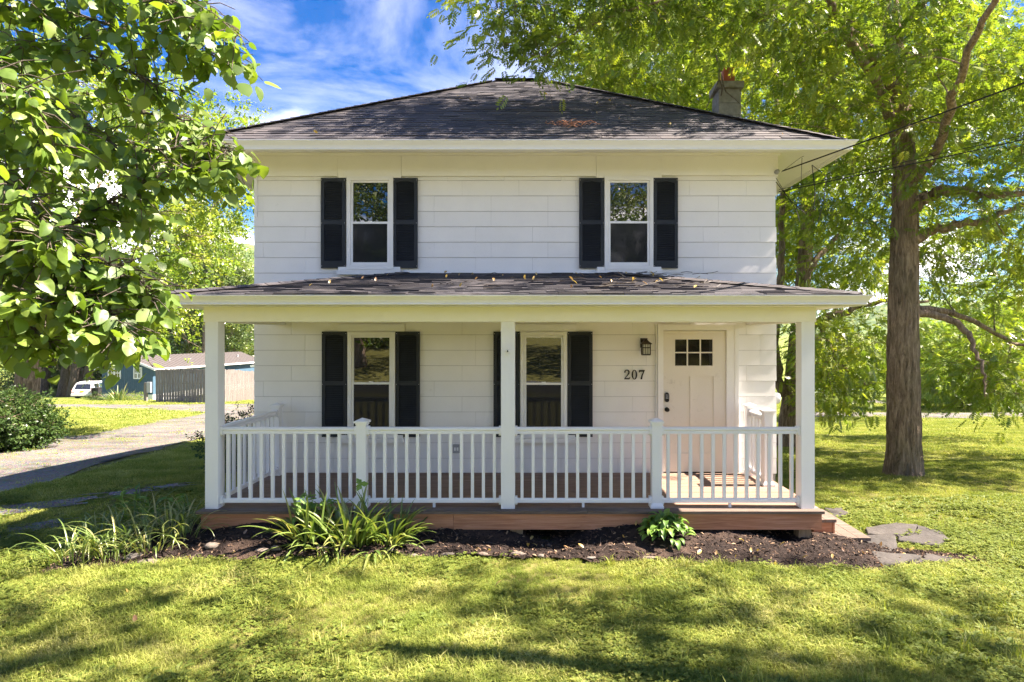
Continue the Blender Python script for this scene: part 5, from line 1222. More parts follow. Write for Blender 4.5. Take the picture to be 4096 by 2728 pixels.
RB = [  # branches: start to tip, as (pixel x, pixel y, distance)
    [(-160, 10, 3.5), (-40, -20, 3.3), (60, -14, 3.2), (140, -10, 3.1), (190, 12, 3.0), (236, 34, 2.9)],
    [(-160, 60, 3.6), (-30, 5, 3.5), (60, 12, 3.4), (130, 30, 3.3), (190, 52, 3.2), (232, 58, 3.1)],
    [(-160, 120, 3.5), (-20, 60, 3.4), (50, 40, 3.3), (110, 62, 3.2), (165, 90, 3.15)],
    [(-180, 190, 3.6), (-40, 90, 3.5), (20, 92, 3.4), (80, 118, 3.3), (120, 150, 3.2)],
    [(-180, 230, 3.5), (-30, 150, 3.5), (40, 140, 3.4), (110, 150, 3.4), (170, 150, 3.4), (205, 140, 3.4), (232, 158, 3.4)],
    [(-180, 260, 3.4), (-40, 210, 3.3), (30, 250, 3.2), (75, 220, 3.2), (130, 190, 3.2), (185, 165, 3.25), (220, 170, 3.3)],
    [(-180, 280, 3.3), (-60, 220, 3.2), (0, 200, 3.1), (40, 230, 3.0), (70, 268, 3.0), (95, 300, 3.0)],
    [(-180, 320, 3.2), (-60, 250, 3.1), (10, 258, 3.0), (70, 272, 3.0), (112, 262, 3.0), (138, 278, 3.0), (150, 300, 3.0)],
    [(-180, 330, 3.0), (-60, 290, 3.0), (0, 300, 2.9), (50, 302, 2.9), (84, 312, 2.9), (108, 320, 2.9), (128, 338, 2.9)],
    [(-160, 340, 3.3), (-60, 300, 3.2), (0, 305, 3.2), (30, 325, 3.2), (48, 345, 3.2)],
    [(-160, 0, 4.2), (-20, 30, 4.1), (60, 80, 4.0), (120, 110, 4.0), (180, 118, 4.0), (210, 130, 4.0)],
    [(-160, 80, 4.2), (-20, 120, 4.1), (50, 175, 4.0), (110, 205, 4.0), (150, 215, 4.0)],
    [(-160, 150, 4.2), (-20, 200, 4.1), (20, 260, 4.0), (45, 300, 4.0), (60, 322, 4.0)],
    [(-160, 230, 4.0), (-20, 260, 4.0), (60, 275, 3.9), (110, 290, 3.9), (150, 300, 3.9)],
    [(-100, -90, 3.6), (20, -60, 3.4), (100, -40, 3.3), (165, -14, 3.2), (205, 4, 3.1)],
    [(-160, 280, 4.4), (-30, 300, 4.3), (10, 325, 4.2), (18, 350, 4.2)],
    [(-160, 40, 3.0), (-60, 30, 2.9), (0, 70, 2.8), (40, 110, 2.8), (60, 160, 2.8)],
    [(-160, 160, 3.0), (-50, 150, 2.9), (10, 175, 2.8), (40, 215, 2.8), (52, 250, 2.8)]]
bm_ = MB(); tw = MB(); LV = []
for bi, line in enumerate(RB):
    pts = np.array([tuple(P(*q)) for q in line]); k = len(pts); tt = np.linspace(0, k - 1, (k - 1) * 6 + 1)
    q = np.stack([np.interp(tt, np.arange(k), pts[:, i]) for i in range(3)], -1); ker = np.ones(5) / 5
    for i in range(3): q[2:-2, i] = np.convolve(q[:, i], ker, 'valid')
    bm_.tube(q, np.linspace(.016, .003, len(q)), 6, rnd=0)
    for i in range(3, len(q)):
        tng = q[i] - q[i - 1]
        for s_ in range(5):
            d = tng / np.linalg.norm(tng) * .4 + rng.normal(0, .75, 3); d[2] = d[2] * .6 - .12; d /= np.linalg.norm(d); Lt = rng.uniform(.05, .34) * (1.15 - .5 * i / len(q)); e_ = q[i] + d * Lt
            if Lt > .12: tw.tube([q[i], q[i] + d * Lt * .5 + [0, 0, .02], e_], [.004, .003, .002], 4, cap=False, rnd=0)
            nl = max(1, int(Lt / .055))
            for j in range(nl):
                LV.append((q[i] + d * Lt * ((j + 1) / nl), d))
        if rng.random() < .6: LV.append((q[i], tng / np.linalg.norm(tng)))
    LV.append((q[-1], tng / np.linalg.norm(tng)))
put('branch', bm_.mesh('branch', True, fix=False), 'bark_grey', rb); put('twig', tw.mesh('twig', True, fix=False), 'bark_grey', rb, kind='stuff')
mats_ = []
for p_, d in LV:
    p_ = Vector(p_); stalk = Vector((random.gauss(0, .03), random.gauss(0, .03), -.03)); ax = Vector((d[0] * .35 + random.gauss(0, .45), d[1] * .35 + random.gauss(0, .45), -.55 + random.gauss(0, .35))).normalized()
    upv = Vector((random.gauss(0, .5) + .25, random.gauss(0, .5) - .1, 1)).normalized(); sd = upv.cross(ax).normalized(); nn = ax.cross(sd); s_ = random.choice([.6, .8, .9, 1, 1.1, 1.2]); q = p_ + stalk
    mats_.append(Matrix(((ax.x * s_, sd.x * s_, nn.x * s_, q.x), (ax.y * s_, sd.y * s_, nn.y * s_, q.y), (ax.z * s_, sd.z * s_, nn.z * s_, q.z), (0, 0, 0, 1))))
# leaves in frame first: the nearest become single leaf parts, the rest one mass
def vis(M):
    x, y, z = M.translation; px = VX + FPX * x / y; py = VY - FPX * (z - HC) / y
    return 0 if (-5 < px < 300 and -5 < py < 420) else 1
mats_.sort(key=lambda M: (vis(M), M.translation.y))
for k, M in enumerate(mats_[:300]): put('leaf', HE[k % 6], None, rb, M)
V, F, rn = [], [], []; o = 0
hv = [(np.array([h_.vertices[i_].co for i_ in list(range(0, 18, 2)) + [36]]), [(i_, (i_ + 1) % 9, 9) for i_ in range(9)]) for h_ in HE]
MBL = MB()
for k, M in enumerate(mats_[300:]):
    v_, f_ = hv[k % 6]; A = np.array(M); MBL.add((v_ @ A[:3, :3].T + A[:3, 3]).tolist(), f_)
put('crown', MBL.mesh('crown', True, fix=False), 'leaf_redbud', rb, kind='stuff')

# ------------------------------------------------------------------ neighbour's blue house, fence, car
nb = thing('neighbour_house', (-37, 60, float(T(-37, 60))), 'blue single-storey house with brown low roof beyond the drive', 'house')
A = Vector((-34.55, 54.0)); dl = Vector((.10, .995)).normalized(); dg_ = Vector((-dl.y, dl.x)); gzb = float(T(A.x, A.y)) - .15
HWd, HLn = 5.0, 17.0; ze = 2.28 - 30.4 * 54 / 600; zr = ze + .95
def hp(u, v, z): q = A + dg_ * u + dl * v; return (q.x, q.y, z)      # u across the gable, v back along the side
wl_ = MB(); wl_.add([hp(0, 0, gzb + .62), hp(HWd, 0, gzb + .62), hp(HWd, HLn, gzb + .62), hp(0, HLn, gzb + .62), hp(0, 0, ze), hp(HWd, 0, ze), hp(HWd, HLn, ze), hp(0, HLn, ze), hp(HWd / 2, 0, zr), hp(HWd / 2, HLn, zr)],
    [(0, 1, 5, 8, 4), (1, 2, 6, 5), (2, 3, 7, 9, 6), (3, 0, 4, 7)]); nwall = wl_.build('wall', 'blue_siding', nb)
for k in range(25):
    u = k * .2 + .1; zt = ze + .9 * (1 - abs(u - HWd / 2) / (HWd / 2)); MB().add([hp(u - .035, -.02, gzb + .63), hp(u + .035, -.02, gzb + .63), hp(u + .035, -.02, zt), hp(u - .035, -.02, zt), hp(u - .035, .01, gzb + .63), hp(u + .035, .01, gzb + .63), hp(u + .035, .01, zt), hp(u - .035, .01, zt)], [(0, 1, 2, 3), (0, 3, 7, 4), (1, 5, 6, 2)]).build('batten', 'blue_siding', nwall)
m = MB(); m.add([hp(-.02, -.03, gzb), hp(HWd + .02, -.03, gzb), hp(HWd + .02, HLn, gzb), hp(-.02, HLn, gzb), hp(-.02, -.03, gzb + .62), hp(HWd + .02, -.03, gzb + .62), hp(HWd + .02, HLn, gzb + .62), hp(-.02, HLn, gzb + .62)], [(0, 1, 5, 4), (1, 2, 6, 5), (2, 3, 7, 6), (3, 0, 4, 7), (4, 5, 6, 7)]); m.build('skirting', 'trim_white', nb)
oh = .45
m = MB()
for sgn, u0 in ((-1, 0), (1, HWd)):
    m.add([hp(u0 + sgn * oh, -.35, ze - .12), hp(HWd / 2, -.35, zr + .06), hp(HWd / 2, HLn + .3, zr + .06), hp(u0 + sgn * oh, HLn + .3, ze - .12), hp(u0 + sgn * oh, -.35, ze - .02), hp(HWd / 2, -.35, zr + .16), hp(HWd / 2, HLn + .3, zr + .16), hp(u0 + sgn * oh, HLn + .3, ze - .02)], [(0, 1, 2, 3), (4, 5, 6, 7), (0, 1, 5, 4), (0, 3, 7, 4), (2, 3, 7, 6)])
nroof = m.build('roof', 'tan_roof', nb)
for k in range(34):     # standing ribs of the metal roof, side facing the lane
    v = -.3 + k * .52; MB().add([hp(-oh, v, ze - .019), hp(-oh, v + .07, ze - .019), hp(HWd / 2, v + .07, zr + .161), hp(HWd / 2, v, zr + .161), hp(-oh, v + .035, ze + .03), hp(HWd / 2, v + .035, zr + .21)], [(0, 4, 5, 3), (1, 2, 5, 4), (0, 1, 4)]).build('roof_rib', 'tan_roof', nroof)
for sgn, u0 in ((-1, 0), (1, HWd)):
    MB().add([hp(u0 + sgn * oh, -.37, ze - .20), hp(HWd / 2, -.37, zr - .02), hp(HWd / 2, -.37, zr + .17), hp(u0 + sgn * oh, -.37, ze - .01), hp(u0 + sgn * oh, -.33, ze - .20), hp(HWd / 2, -.33, zr - .02), hp(HWd / 2, -.33, zr + .17), hp(u0 + sgn * oh, -.33, ze - .01)], [(0, 1, 2, 3), (0, 4, 5, 1), (3, 2, 6, 7), (0, 3, 7, 4)]).build('barge_board', 'trim_white', nroof)
MB().add([hp(-oh - .02, -.3, ze - .16), hp(-oh - .02, HLn, ze - .16), hp(-oh - .02, HLn, ze - .0), hp(-oh - .02, -.3, ze - .0), hp(-oh + .03, -.3, ze - .16), hp(-oh + .03, HLn, ze - .16), hp(-oh + .03, HLn, ze), hp(-oh + .03, -.3, ze)], [(0, 1, 2, 3), (0, 4, 5, 1), (3, 2, 6, 7)]).build('eave_board', 'trim_white', nroof)
def nwin(u0, u1, z0, z1):
    def q(m, a, c, zz0, zz1, d0, d1): m.add([hp(a, d0, zz0), hp(c, d0, zz0), hp(c, d0, zz1), hp(a, d0, zz1), hp(a, d1, zz0), hp(c, d1, zz0), hp(c, d1, zz1), hp(a, d1, zz1)], [(0, 1, 2, 3), (0, 3, 7, 4), (1, 5, 6, 2), (3, 2, 6, 7), (0, 4, 5, 1)])
    m = MB(); f = .10
    q(m, u0, u0 + f, z0, z1, -.09, .0); q(m, u1 - f, u1, z0, z1, -.09, .0); q(m, u0 + f, u1 - f, z1 - f, z1, -.09, 0); q(m, u0 + f, u1 - f, z0, z0 + f, -.09, 0); um = (u0 + u1) / 2; q(m, um - .07, um + .07, z0 + f, z1 - f, -.085, 0)
    for a, c in ((u0 + f, um - .07), (um + .07, u1 - f)): q(m, a, c, (z0 + z1) / 2 - .035, (z0 + z1) / 2 + .035, -.07, 0); q(m, (a + c) / 2 - .015, (a + c) / 2 + .015, z0 + f, z1 - f, -.06, 0)
    o = m.build('window', 'trim_white', nb)
    for a, c in ((u0 + f, um - .07), (um + .07, u1 - f)):
        mm = MB(); q(mm, a, c, z0 + f, z1 - f, -.045, -.03); mm.build('pane', 'glass', o)
nwin(3.10, 4.35, ze - .96, ze + .1); nwin(1.05, 1.85, ze - .96, ze + .1)
for v, hgt, r_ in ((9.6, .62, .14), (14.5, .3, .07), (3.5, .28, .05), (6.5, .18, .04)):
    q = hp(1.1, v, zr - .42); MB().lathe([(r_, 0), (r_ * .85, hgt * .7), (r_ * 1.4, hgt * .75), (r_ * 1.2, hgt)], q, 10).build('roof_vent', 'grey_metal', nroof)
# wing to the right
m = MB(); w0 = Vector((-29.5, 63.5)); gw = float(T(-27, 64)) - .2; zw = 2.28 - 27.5 * 63 / 600
m.box(w0.x, w0.x + 11, w0.y, w0.y + 6, gw, zw); m.build('wing_wall', 'blue_siding', nb)
m = MB(); m.add([(w0.x - .6, w0.y - .5, zw), (w0.x + 11.5, w0.y - .5, zw), (w0.x + 11.5, w0.y + 6.5, zw), (w0.x - .6, w0.y + 6.5, zw), (w0.x + 1.5, w0.y + 3, zw + 1.0), (w0.x + 11.5, w0.y + 3, zw + 1.0)], [(0, 1, 5, 4), (3, 0, 4), (2, 3, 4, 5), (0, 3, 2, 1)]); m.build('wing_roof', 'tan_roof', nb)
MB().box(w0.x - .6, w0.x + 11.5, w0.y - .55, w0.y - .51, zw - .16, zw + .02).build('eave_board', 'trim_white', nb)

fence = thing('board_fence', (-27, 46, float(T(-27, 46))), 'weathered grey vertical board fence in front of the blue house', 'fence')
FA, FB, FC = Vector((-30.0, 47.2)), Vector((-23.9, 44.6)), Vector((-25.6, 54.5))
fm = MB().box(-.5, .5, -.5, .5, -.5, .5, 0).mesh('fence_board'); fm.materials.append(MATS['fence_wood'])
for a, c in ((FA, FB), (FB, FC)):
    L = (c - a).length; n = int(L / .152); d = (c - a) / L; ang = math.atan2(d.y, d.x); nrm = Vector((d.y, -d.x))
    for k in range(n):
        q = a + d * (k + .5) * L / n + nrm * (.014 if k % 2 else -.006); zb = float(T(q.x, q.y)) - .03; hgt = 2.62 + random.uniform(-.05, .05)
        M = Matrix.Translation((q.x, q.y, zb + hgt / 2)) @ Matrix.Rotation(ang, 4, 'Z') @ Matrix.Rotation(random.gauss(0, .006), 4, 'Y') @ Matrix.Diagonal((L / n - .012, .022, hgt, 1)); put('fence_board', fm, None, fence, M)
    for hh in (.5, 1.5, 2.3):
        q = (a + c) / 2 - nrm * .06; zb = float(T(q.x, q.y)); sl = math.atan2(float(T(c.x, c.y)) - float(T(a.x, a.y)), L)
        put('fence_rail', fm, None, fence, Matrix.Translation((q.x, q.y, zb + hh)) @ Matrix.Rotation(ang, 4, 'Z') @ Matrix.Rotation(-sl, 4, 'Y') @ Matrix.Diagonal((L, .05, .09, 1)))
ped = thing('meter_post', (P(146, 400, 49).x, 49, float(T(P(146, 400, 49).x, 49))), 'wooden post with grey box at the left end of the board fence', 'post')
pz = float(T(P(146, 400, 49).x, 49)); px_ = P(146, 400, 49).x
MB().box(px_ - .12, px_ + .1, 48.9, 49.1, pz - .2, pz + 1.55).build('post', 'fence_wood', ped); MB().box(px_ + .11, px_ + .42, 48.9, 49.1, pz + .75, pz + 1.6).build('meter_box', 'grey_metal', ped)
c = P(119, 391, 50); strap_plant('yucca_plant', c.x, 50.0, 70, 1.35, .10, 'spiky yucca shrub in front of the blue gable wall', 'plant', None, .35, (10, 85), (.1, .9), 300)
c = P(114.8, 393, 53.3); MB().box(c.x - .3, c.x + .3, 53.1, 53.4, float(T(c.x, 53)) - .05, float(T(c.x, 53)) + .62).box(c.x - .2, c.x + .2, 53.0, 53.09, float(T(c.x, 53)) + .1, float(T(c.x, 53)) + .5).build('planter_box', 'terracotta', None, label='small reddish planter box at the foot of the blue wall', cat='planter')
for px, lab in ((104, 'low green foundation plant at the left corner of the blue wall'), (133, 'yellowish low plant near the meter post')):
    c = P(px, 398, 52); simple_tree('foundation_plant', c.x, 52, .5, (c.x, 52, float(T(c.x, 52)) + .3), (1.5, .6, .3), lab, 'leaf_dark' if px < 110 else 'leaf_bright', 26, 14, .3, 1.0, SMALL, tr=.03)

# white estate car beside the blue house, seen from behind
Yc = 61.0; cx0 = (95.0 - VX) / FPX * Yc; cz0 = float(T(cx0, Yc)) + .0
car = thing('parked_car', (cx0, Yc, cz0), 'white sport utility car parked at the corner of the blue house', 'car')
CM = Matrix.Translation((cx0, Yc, cz0)) @ Matrix.Rotation(R(10), 4, 'Z')
def cb(m): m.v = [tuple(CM @ Vector(q)) for q in m.v]; return m
prof = [(-2.25, .42), (-2.33, .62), (-2.30, .98), (-2.22, 1.05), (-1.95, 1.62), (-1.80, 1.70), (.35, 1.74), (.62, 1.66), (1.25, 1.10), (2.15, 1.00), (2.38, .80), (2.40, .42)]
m = MB(); n = len(prof); V = []
for sx in (-1, 1):
    V += [(sx * (.92 if z < 1.08 else .92 - .22 * (z - 1.05) / .65), y, z) for y, z in prof]
m.add(V, [tuple(range(n)), tuple(range(2 * n - 1, n - 1, -1))] + [(i, (i + 1) % n, (i + 1) % n + n, i + n) for i in range(n)]); cb(m).build('body', 'car_white', car)
m = MB(); m.add([(-.70, -2.225, 1.10), (.70, -2.225, 1.10), (.62, -2.005, 1.58), (-.62, -2.005, 1.58)], [(0, 1, 2, 3)]); cb(m).build('rear_window', 'glass', car)
for sx in (-1, 1):
    for y0, y1 in ((-1.85, -1.05), (-.95, -.02), (.06, .85)):
        m = MB(); m.add([(sx * .925, y0, 1.10), (sx * .925, y1, 1.10), (sx * .80, min(y1, .60), 1.60), (sx * .80, max(y0, -1.80), 1.60)], [(0, 1, 2, 3)]); cb(m).build('side_window', 'glass', car)
    m = MB(); m.add([(sx * .70, -2.325, .78), (sx * .915, -2.32, .78), (sx * .905, -2.27, 1.06), (sx * .72, -2.275, 1.06)], [(0, 1, 2, 3)]).box(sx * .93 - .01, sx * .93 + .01, -2.30, -2.10, .78, 1.03); cb(m).build('tail_lamp', 'red_lamp', car)
    for yw in (-1.42, 1.45):
        m = MB(); m.lathe([(.20, -.11), (.35, -.10), (.37, 0), (.35, .10), (.20, .11)], (sx * .82, yw, .37), 18, 'x'); w_ = cb(m).build('wheel', 'rubber', car); m = MB(); m.lathe([(.21, -.005), (.21, .005)], (sx * .935, yw, .37), 14, 'x'); cb(m).build('rim', 'grey_metal', w_)
m = MB(); m.box(-.16, .16, -2.345, -2.335, .80, .95); cb(m).build('number_plate', 'plate_yellow', car)
m = MB(); m.box(-.93, .93, -2.42, -2.24, .45, .66); cb(m).build('bumper', 'car_white', car)
m = MB(); m.box(-.62, -.56, -1.7, .2, 1.74, 1.79).box(.56, .62, -1.7, .2, 1.74, 1.79); cb(m).build('roof_rail', 'grey_metal', car)
bin_x = (97.5 - VX) / FPX * 59
wb = thing('wheelie_bin', (bin_x, 59, float(T(bin_x, 59))), 'dark wheeled bin between the white car and the blue wall', 'bin'); zb = float(T(bin_x, 59))
MB().add([(bin_x - .26, 58.7, zb), (bin_x + .26, 58.7, zb), (bin_x + .26, 59.3, zb), (bin_x - .26, 59.3, zb), (bin_x - .33, 58.6, zb + 1.0), (bin_x + .33, 58.6, zb + 1.0), (bin_x + .33, 59.4, zb + 1.0), (bin_x - .33, 59.4, zb + 1.0)], [(0, 1, 5, 4), (1, 2, 6, 5), (2, 3, 7, 6), (3, 0, 4, 7), (0, 3, 2, 1)]).build('bin_body', 'rubber', wb)
MB().box(bin_x - .35, bin_x + .35, 58.57, 59.42, zb + 1.0, zb + 1.07).build('lid', 'rubber', wb)

# far rail fence beyond the right lawn
fr = thing('rail_fence', (20, 72, float(T(26, 72))), 'white rail fence seen under the branches beyond the right lawn', 'fence')
for k in range(13):
    x = (800 - VX) / FPX * 72 + k * 1.5; z = float(T(x, 72)); brick('post', 'trim_white', fr, x - .07, x + .07, 71.9, 72.05, z - .1, z + .85)
    if k < 12:
        for hh in (.35, .7): brick('rail', 'trim_white', fr, x + .075, x + 1.42, 71.94, 72.0, z + hh, z + hh + .12)

# ------------------------------------------------------------------ wooded hills
def hills(name, x0, x1, y0, depth, hfun, cell, seed):
    r = np.random.default_rng(seed); nx_ = int((x1 - x0) / cell); ny_ = int(depth / cell); gx_ = np.linspace(x0, x1, nx_); gy_ = np.linspace(y0, y0 + depth, ny_); X_, Y_ = np.meshgrid(gx_, gy_)
    base = hfun(X_) * sstep(y0, y0 + depth, Y_) - 8; rn = r.random(X_.shape); J = r.normal(0, cell * .3, (2,) + X_.shape)
    Z_ = base + (rn * .8 + r.random(X_.shape) * .5) * cell * .8
    for _ in range(1): pass
    i = np.arange(nx_ * ny_).reshape(ny_, nx_)
    put(name, nmesh(name, np.stack([X_ + J[0], Y_ + J[1], Z_], -1).reshape(-1, 3), np.stack([i[:-1, :-1], i[:-1, 1:], i[1:, 1:], i[1:, :-1]], -1).reshape(-1, 4), rn.ravel(), smooth=True), 'hill_forest', kind='structure')
hills('hills', -900, -150, 520, 330, lambda x: 112 + 18 * np.sin(x / 90) + 9 * np.sin(x / 37) - .02 * (x + 400), 5.0, 3)
hills('hills', -160, 1300, 760, 300, lambda x: 62 + 16 * np.sin(x / 120 + 1) + 7 * np.sin(x / 45), 8.0, 4)

# ------------------------------------------------------------------ lawn: grass, weeds, fallen leaves
def free_of(x, y, edge=0.0):
    ok = ~((x > -3.85) & (x < 3.30) & (y > 6.62) & (y < 15.1)); ok &= ~((x > 3.1) & (x < 3.82) & (y > 6.7) & (y < 7.95))
    ok &= ~inside(BED, x, y + rng.normal(0, .025, np.shape(x)) - .02)
    for k, q in enumerate(STRIPS):
        hit = inside(q, x, y); ok &= ~(hit & (rng.random(np.shape(x)) > (.6 if 3 <= k <= 5 else .03)))
    for q in FLAGS: ok &= ~inside(q, x, y)
    return ok
def lawn_points(y0, y1, dens, lo=-0.10, hi=1.10):
    """even density over the part of the lawn between two distances"""
    xa0, xa1 = (lo * 1024 - VX) / FPX * y1 - .3, (hi * 1024 - VX) / FPX * y1 + .3; n = int((xa1 - xa0) * (y1 - y0) * dens)
    x = rng.uniform(xa0, xa1, n); y = rng.uniform(y0, y1, n); s_ = (VX + FPX * x / y) / 1024; k = (s_ > lo) & (s_ < hi); x, y = x[k], y[k]; k = free_of(x, y); return x[k], y[k]
def tuft(nb_, rad, h, w, seed):
    r = np.random.default_rng(seed); V, F = [], []
    for _ in range(nb_):
        a, b_ = r.uniform(0, 6.28, 2); q = rad * math.sqrt(r.random()); p = np.array([q * math.cos(a), q * math.sin(a), -.005]); hh = h * r.uniform(.5, 1.2); le = r.uniform(.2, 1.1) * hh; d = np.array([math.cos(b_), math.sin(b_), 0]); s_ = np.array([-d[1], d[0], 0]) * w / 2; o = len(V)
        V += [p - s_, p + s_, p + d * le * .35 + [0, 0, hh * .6] - s_ * .8, p + d * le * .35 + [0, 0, hh * .6] + s_ * .8, p + d * le + [0, 0, hh * (.95 - .3 * le / hh)]]; F += [(o, o + 1, o + 3, o + 2), (o + 2, o + 3, o + 4, o + 4)]
    rn = np.repeat(r.random(nb_) * .5, 5); V = np.array(V); m = bpy.data.meshes.new('tuft'); m.from_pydata(V.tolist(), [], [f if f[2] != f[3] else f[:3] for f in map(tuple, F)])
    at = m.attributes.new('rnd', 'FLOAT', 'POINT'); at.data.foreach_set('value', rn.astype(np.float32)); return m
def grass(name, y0, y1, dens, mesh, s0, s1, label):
    x, y = lawn_points(y0, y1, dens); z = T(x, y); n = len(x)
    # taller, lusher in patches
    lush = .78 + .45 * np.sin(x * 1.7 + 2 * np.sin(y * .9)) * np.sin(y * 1.3 + x * .6); s_ = (rng.uniform(s0, s1, n) * np.clip(lush, .45, 1.3))[:, None] * np.array([1, 1, 1])
    scatter(name, np.stack([x, y, z], -1), np.stack([rng.normal(0, .12, n), rng.normal(0, .12, n), rng.uniform(0, 6.28, n)], -1), s_, mesh, 'grass_blade', label, 'grass'); return n
ng_ = 0
ng_ += grass('grass', 3.3, 7.0, 800, tuft(28, .055, .078, .0046, 1), .6, 1.35, 'short mown lawn grass in front of the house')
x, y = lawn_points(3.3, 8.0, 60); k = np.sin(x * 2.3 + 1.1) * np.sin(y * 2.9 + .4 * x) + rng.normal(0, .5, len(x)) > .35; x, y = x[k], y[k]; n = len(x)
scatter('grass', np.stack([x, y, T(x, y)], -1), np.stack([rng.normal(0, .2, n), rng.normal(0, .2, n), rng.uniform(0, 6.28, n)], -1), rng.uniform(.6, 1.3, (n, 1)) * np.ones(3), tuft(16, .035, .125, .0062, 11), 'grass_blade', 'longer coarse grass tufts left in the front lawn', 'grass')
ng_ += grass('grass', 7.0, 13.0, 330, tuft(30, .09, .060, .0065, 2), .8, 1.2, 'mown lawn grass at both sides of the house')
ng_ += grass('grass', 13.0, 26.0, 95, tuft(34, .18, .060, .012, 3), .8, 1.2, 'mown lawn grass behind the line of the house')
ng_ += grass('grass', 26.0, 52.0, 20, tuft(40, .42, .065, .028, 4), .8, 1.2, 'far mown lawn grass towards the lanes')
print('grass tufts', ng_)
# broad-leaved weeds in patches
def clover(seed):
    r = random.Random(seed); mb = MB()
    for k in range(7):
        a = r.uniform(0, 6.28); q = .05 * math.sqrt(r.random()); c = Vector((q * math.cos(a), q * math.sin(a), r.uniform(.02, .055)))
        for j in range(3):
            t_ = a + j * 2.09; d = Vector((math.cos(t_), math.sin(t_), .15)) * .014; s2 = Vector((-d.y, d.x, 0)) * .55
            mb.add([c, c + d * .7 + s2, c + d * 1.2, c + d * .7 - s2], [(0, 1, 2, 3)])
    return mb.mesh('clover', fix=False)
x, y = lawn_points(3.3, 8.5, 420); k = np.sin(x * 1.9 + 4) * np.sin(y * 2.4 + .8 * x) + .5 * sstep(3, 5, x) + rng.normal(0, .3, len(x)) > .1; x, y = x[k], y[k]; n = len(x)
scatter('clover', np.stack([x, y, T(x, y)], -1), np.stack([rng.normal(0, .15, n), rng.normal(0, .15, n), rng.uniform(0, 6.28, n)], -1), rng.uniform(.7, 1.5, (n, 1)) * np.ones(3), clover(3), 'weed_leaf', 'low clover spreading through the front lawn', 'clover')
def rosette(n, L, w, seed):
    r = random.Random(seed); mb = MB()
    for k in range(n):
        a = k * 2.4 + r.uniform(-.3, .3); l = L * r.uniform(.6, 1.1); d = Vector((math.cos(a), math.sin(a), 0)); s_ = Vector((-d.y, d.x, 0)) * w / 2; el = r.uniform(.25, .9)
        V = [(0, 0, 0), d * l * .5 + s_ + Vector((0, 0, l * .5 * el)), d * l * .55 + Vector((0, 0, l * .42 * el)), d * l * .5 - s_ + Vector((0, 0, l * .5 * el)), d * l + Vector((0, 0, l * .55 * el))]
        mb.add(V, [(0, 2, 1), (0, 3, 2), (1, 2, 4), (2, 3, 4)])
    return mb.mesh('rosette', fix=False)
x, y = lawn_points(3.3, 9.0, 130); patch = np.sin(x * 1.1 + 1.5) * np.sin(y * 1.9 + .7 * x) + .6 * sstep(2.5, 5, x) + rng.normal(0, .3, len(x)); k = patch > .42; x, y = x[k], y[k]; n = len(x)
scatter('lawn_weeds', np.stack([x, y, T(x, y)], -1), np.stack([np.zeros(n), np.zeros(n), rng.uniform(0, 6.28, n)], -1), rng.uniform(.6, 1.35, (n, 1)) * np.ones(3), rosette(9, .075, .030, 5), 'weed_leaf', 'broad-leaved weeds and clover mixed into the front lawn', 'weeds')

# fallen leaves, single ones
fl = [oval_mesh(.075, .032, 'fallen_leaf', 'leaf_fallen', .25), oval_mesh(.06, .03, 'fallen_leaf', 'leaf_fallen', -.3), oval_mesh(.085, .028, 'fallen_leaf', 'leaf_fallen', .5)]
def drop(p_, lab, grp, tilt=0.):
    put('fallen_leaf', random.choice(fl), None, None, Matrix.Translation(p_) @ Euler((tilt + random.gauss(0, .2), random.gauss(-.35, .15), random.uniform(0, 6.28))).to_matrix().to_4x4() @ Matrix.Scale(random.uniform(.6, 1.1), 4), label=lab, cat='leaf', group=grp)
for k in range(40):
    t_ = random.random(); x = random.choice([random.uniform(-4.2, 4.2), random.uniform(1, 4.3)]); y0_ = float(np.interp(x, xs, yf)); y = y0_ + random.uniform(.04, .55); drop(Vector((x, y, gz(x, y) + .014)), 'small yellow fallen leaf lying on the dark mulch', 'yellow leaves on the mulch')
for k in range(26):
    y = random.uniform(4.0, 9.5); x = random.uniform(-.8 * y, .78 * y)
    if bool(free_of(np.array([x]), np.array([y]))[0]): drop(Vector((x, y, float(T(x, y)) + .045)), 'yellow fallen leaf lying in the lawn grass', 'yellow leaves in the lawn')
for k in range(34):
    v = random.uniform(.15, PSL - .2); f = v / PSL; x = random.uniform(PX0 + (QX0 - PX0) * f + .4, PX1 + (QX1 - PX1) * f - .3); x = x if random.random() < .35 else random.uniform(-1.2, 2.2)
    drop(Vector(pslope(x, v, .028)), 'dry yellow leaf lying on the porch roof shingles', 'dry leaves on the porch roof', PP)
for k in range(14):
    v = random.uniform(.2, SL * .75); f = v / SL; x = random.uniform(EX0 + (RX0 - EX0) * f + .5, EX1 + (RX1 - EX1) * f - .5); drop(Vector(slope_pt(x, v, .03)), 'dry leaf lying on the main roof shingles', 'dry leaves on the main roof', PITCH)
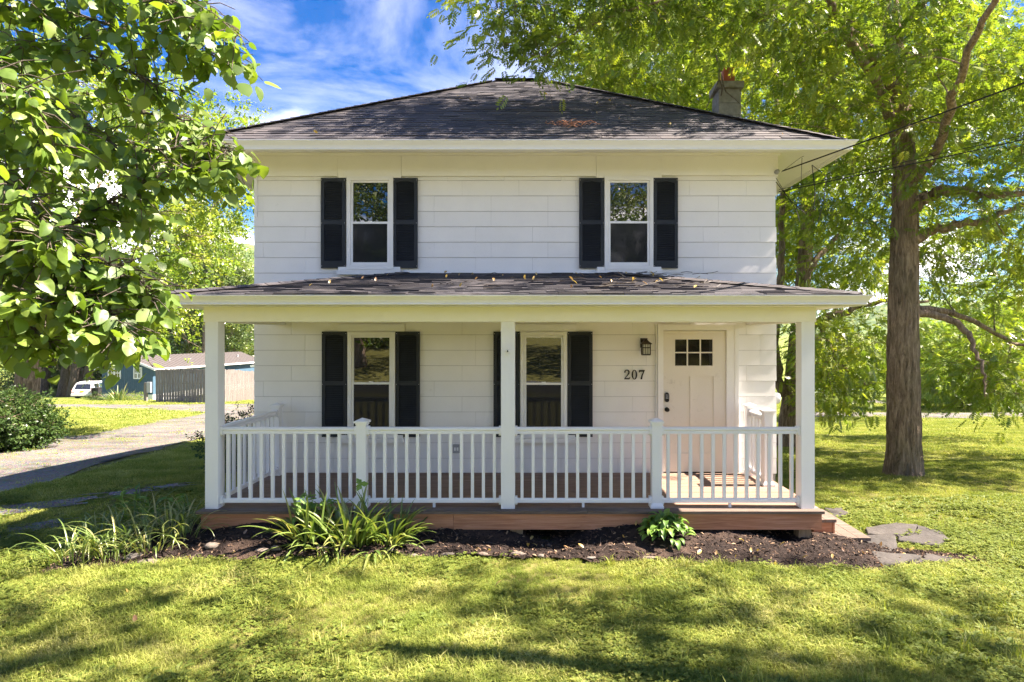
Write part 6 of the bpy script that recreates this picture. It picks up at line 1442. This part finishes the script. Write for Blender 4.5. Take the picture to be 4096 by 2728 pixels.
# twig litter
tl = MB(); base = Vector(slope_pt(.45, .75, .02))
for k in range(46):
    a = random.uniform(0, 3.14); L = random.uniform(.05, .2); q = base + Vector((random.gauss(0, .16), 0, 0)); vv = random.gauss(.75, .07); q = Vector(slope_pt(.45 + random.gauss(0, .15), vv, .03 + random.uniform(0, .05))); tl.tube([q, q + Vector((math.cos(a) * L * .5, math.sin(a) * L * .3, .03)), q + Vector((math.cos(a) * L, math.sin(a) * L * .6, random.uniform(-.02, .03)))], .004, 4, rnd=0)
tl.build('twig_litter', 'rim_wood', None, kind='stuff', label='small heap of brown twigs and leaves on the main roof', cat='twigs')
tl = MB()
for k in range(70):
    v = random.uniform(.3, PSL - .1); x = random.gauss(1.15, .75) if k % 3 else random.uniform(-2, 2.5); L = random.uniform(.06, .28); a = random.gauss(0, .5)
    q = Vector(pslope(x, v, .028)); tl.tube([q, q + Vector((math.cos(a) * L * .5, math.sin(a) * L * .4, .012)), q + Vector((math.cos(a) * L, math.sin(a) * L * .8, .01 + .2 * math.sin(a) * L))], .0035, 4, rnd=0)
tl.build('twig_litter', 'bronze', None, kind='stuff', label='thin twigs and debris scattered over the porch roof', cat='twigs')
for pts, lab in (([(618, 272, 8.2), (628, 279, 8.0), (640, 284, 7.9)], 'dark curved stick on the porch roof under the right window'), ([(700, 276, 8.0), (694, 280, 7.9), (697, 288, 7.8), (703, 290, 7.7)], 'hooked thin stick standing up on the porch roof')):
    MB().tube([P(*q) for q in pts], [.009, .008, .005][:3] if len(pts) == 3 else [.005, .005, .006, .006], 6).build('roof_stick', 'bark', None, label=lab, cat='stick')
tl = MB()
for k in range(38):
    x = random.choice([random.gauss(-1.9, .6), random.uniform(-4, 3)]); y = float(np.interp(x, xs, yf)) + random.uniform(.08, .5); L = random.uniform(.08, .3); a = random.uniform(0, 6.28); z = gz(x, y) + .014
    tl.tube([(x, y, z), (x + math.cos(a) * L * .5, y + math.sin(a) * L * .3, z + .015), (x + math.cos(a) * L, y + math.sin(a) * L * .6, gz(x + math.cos(a) * L, y + math.sin(a) * L * .6) + .01)], .0024, 4, rnd=0)
tl.build('dry_stems', 'grey_wood', None, kind='stuff', label='straw-coloured dry stems strewn over the mulch', cat='stems')

# ------------------------------------------------------------------ the summer haze that pales the far hills
b = N('haze'); vp = b.n('ShaderNodeVolumePrincipled'); vp.inputs['Color'].default_value = (0.82, 0.90, 1.0, 1); vp.inputs['Density'].default_value = 0.00008; vp.inputs['Anisotropy'].default_value = 0.2
b.l(vp.outputs[0], b.o.inputs['Volume'])
put('haze', MB().box(-1560, 1560, -130, 2450, -40, 140).mesh('haze'), 'haze', kind='stuff')
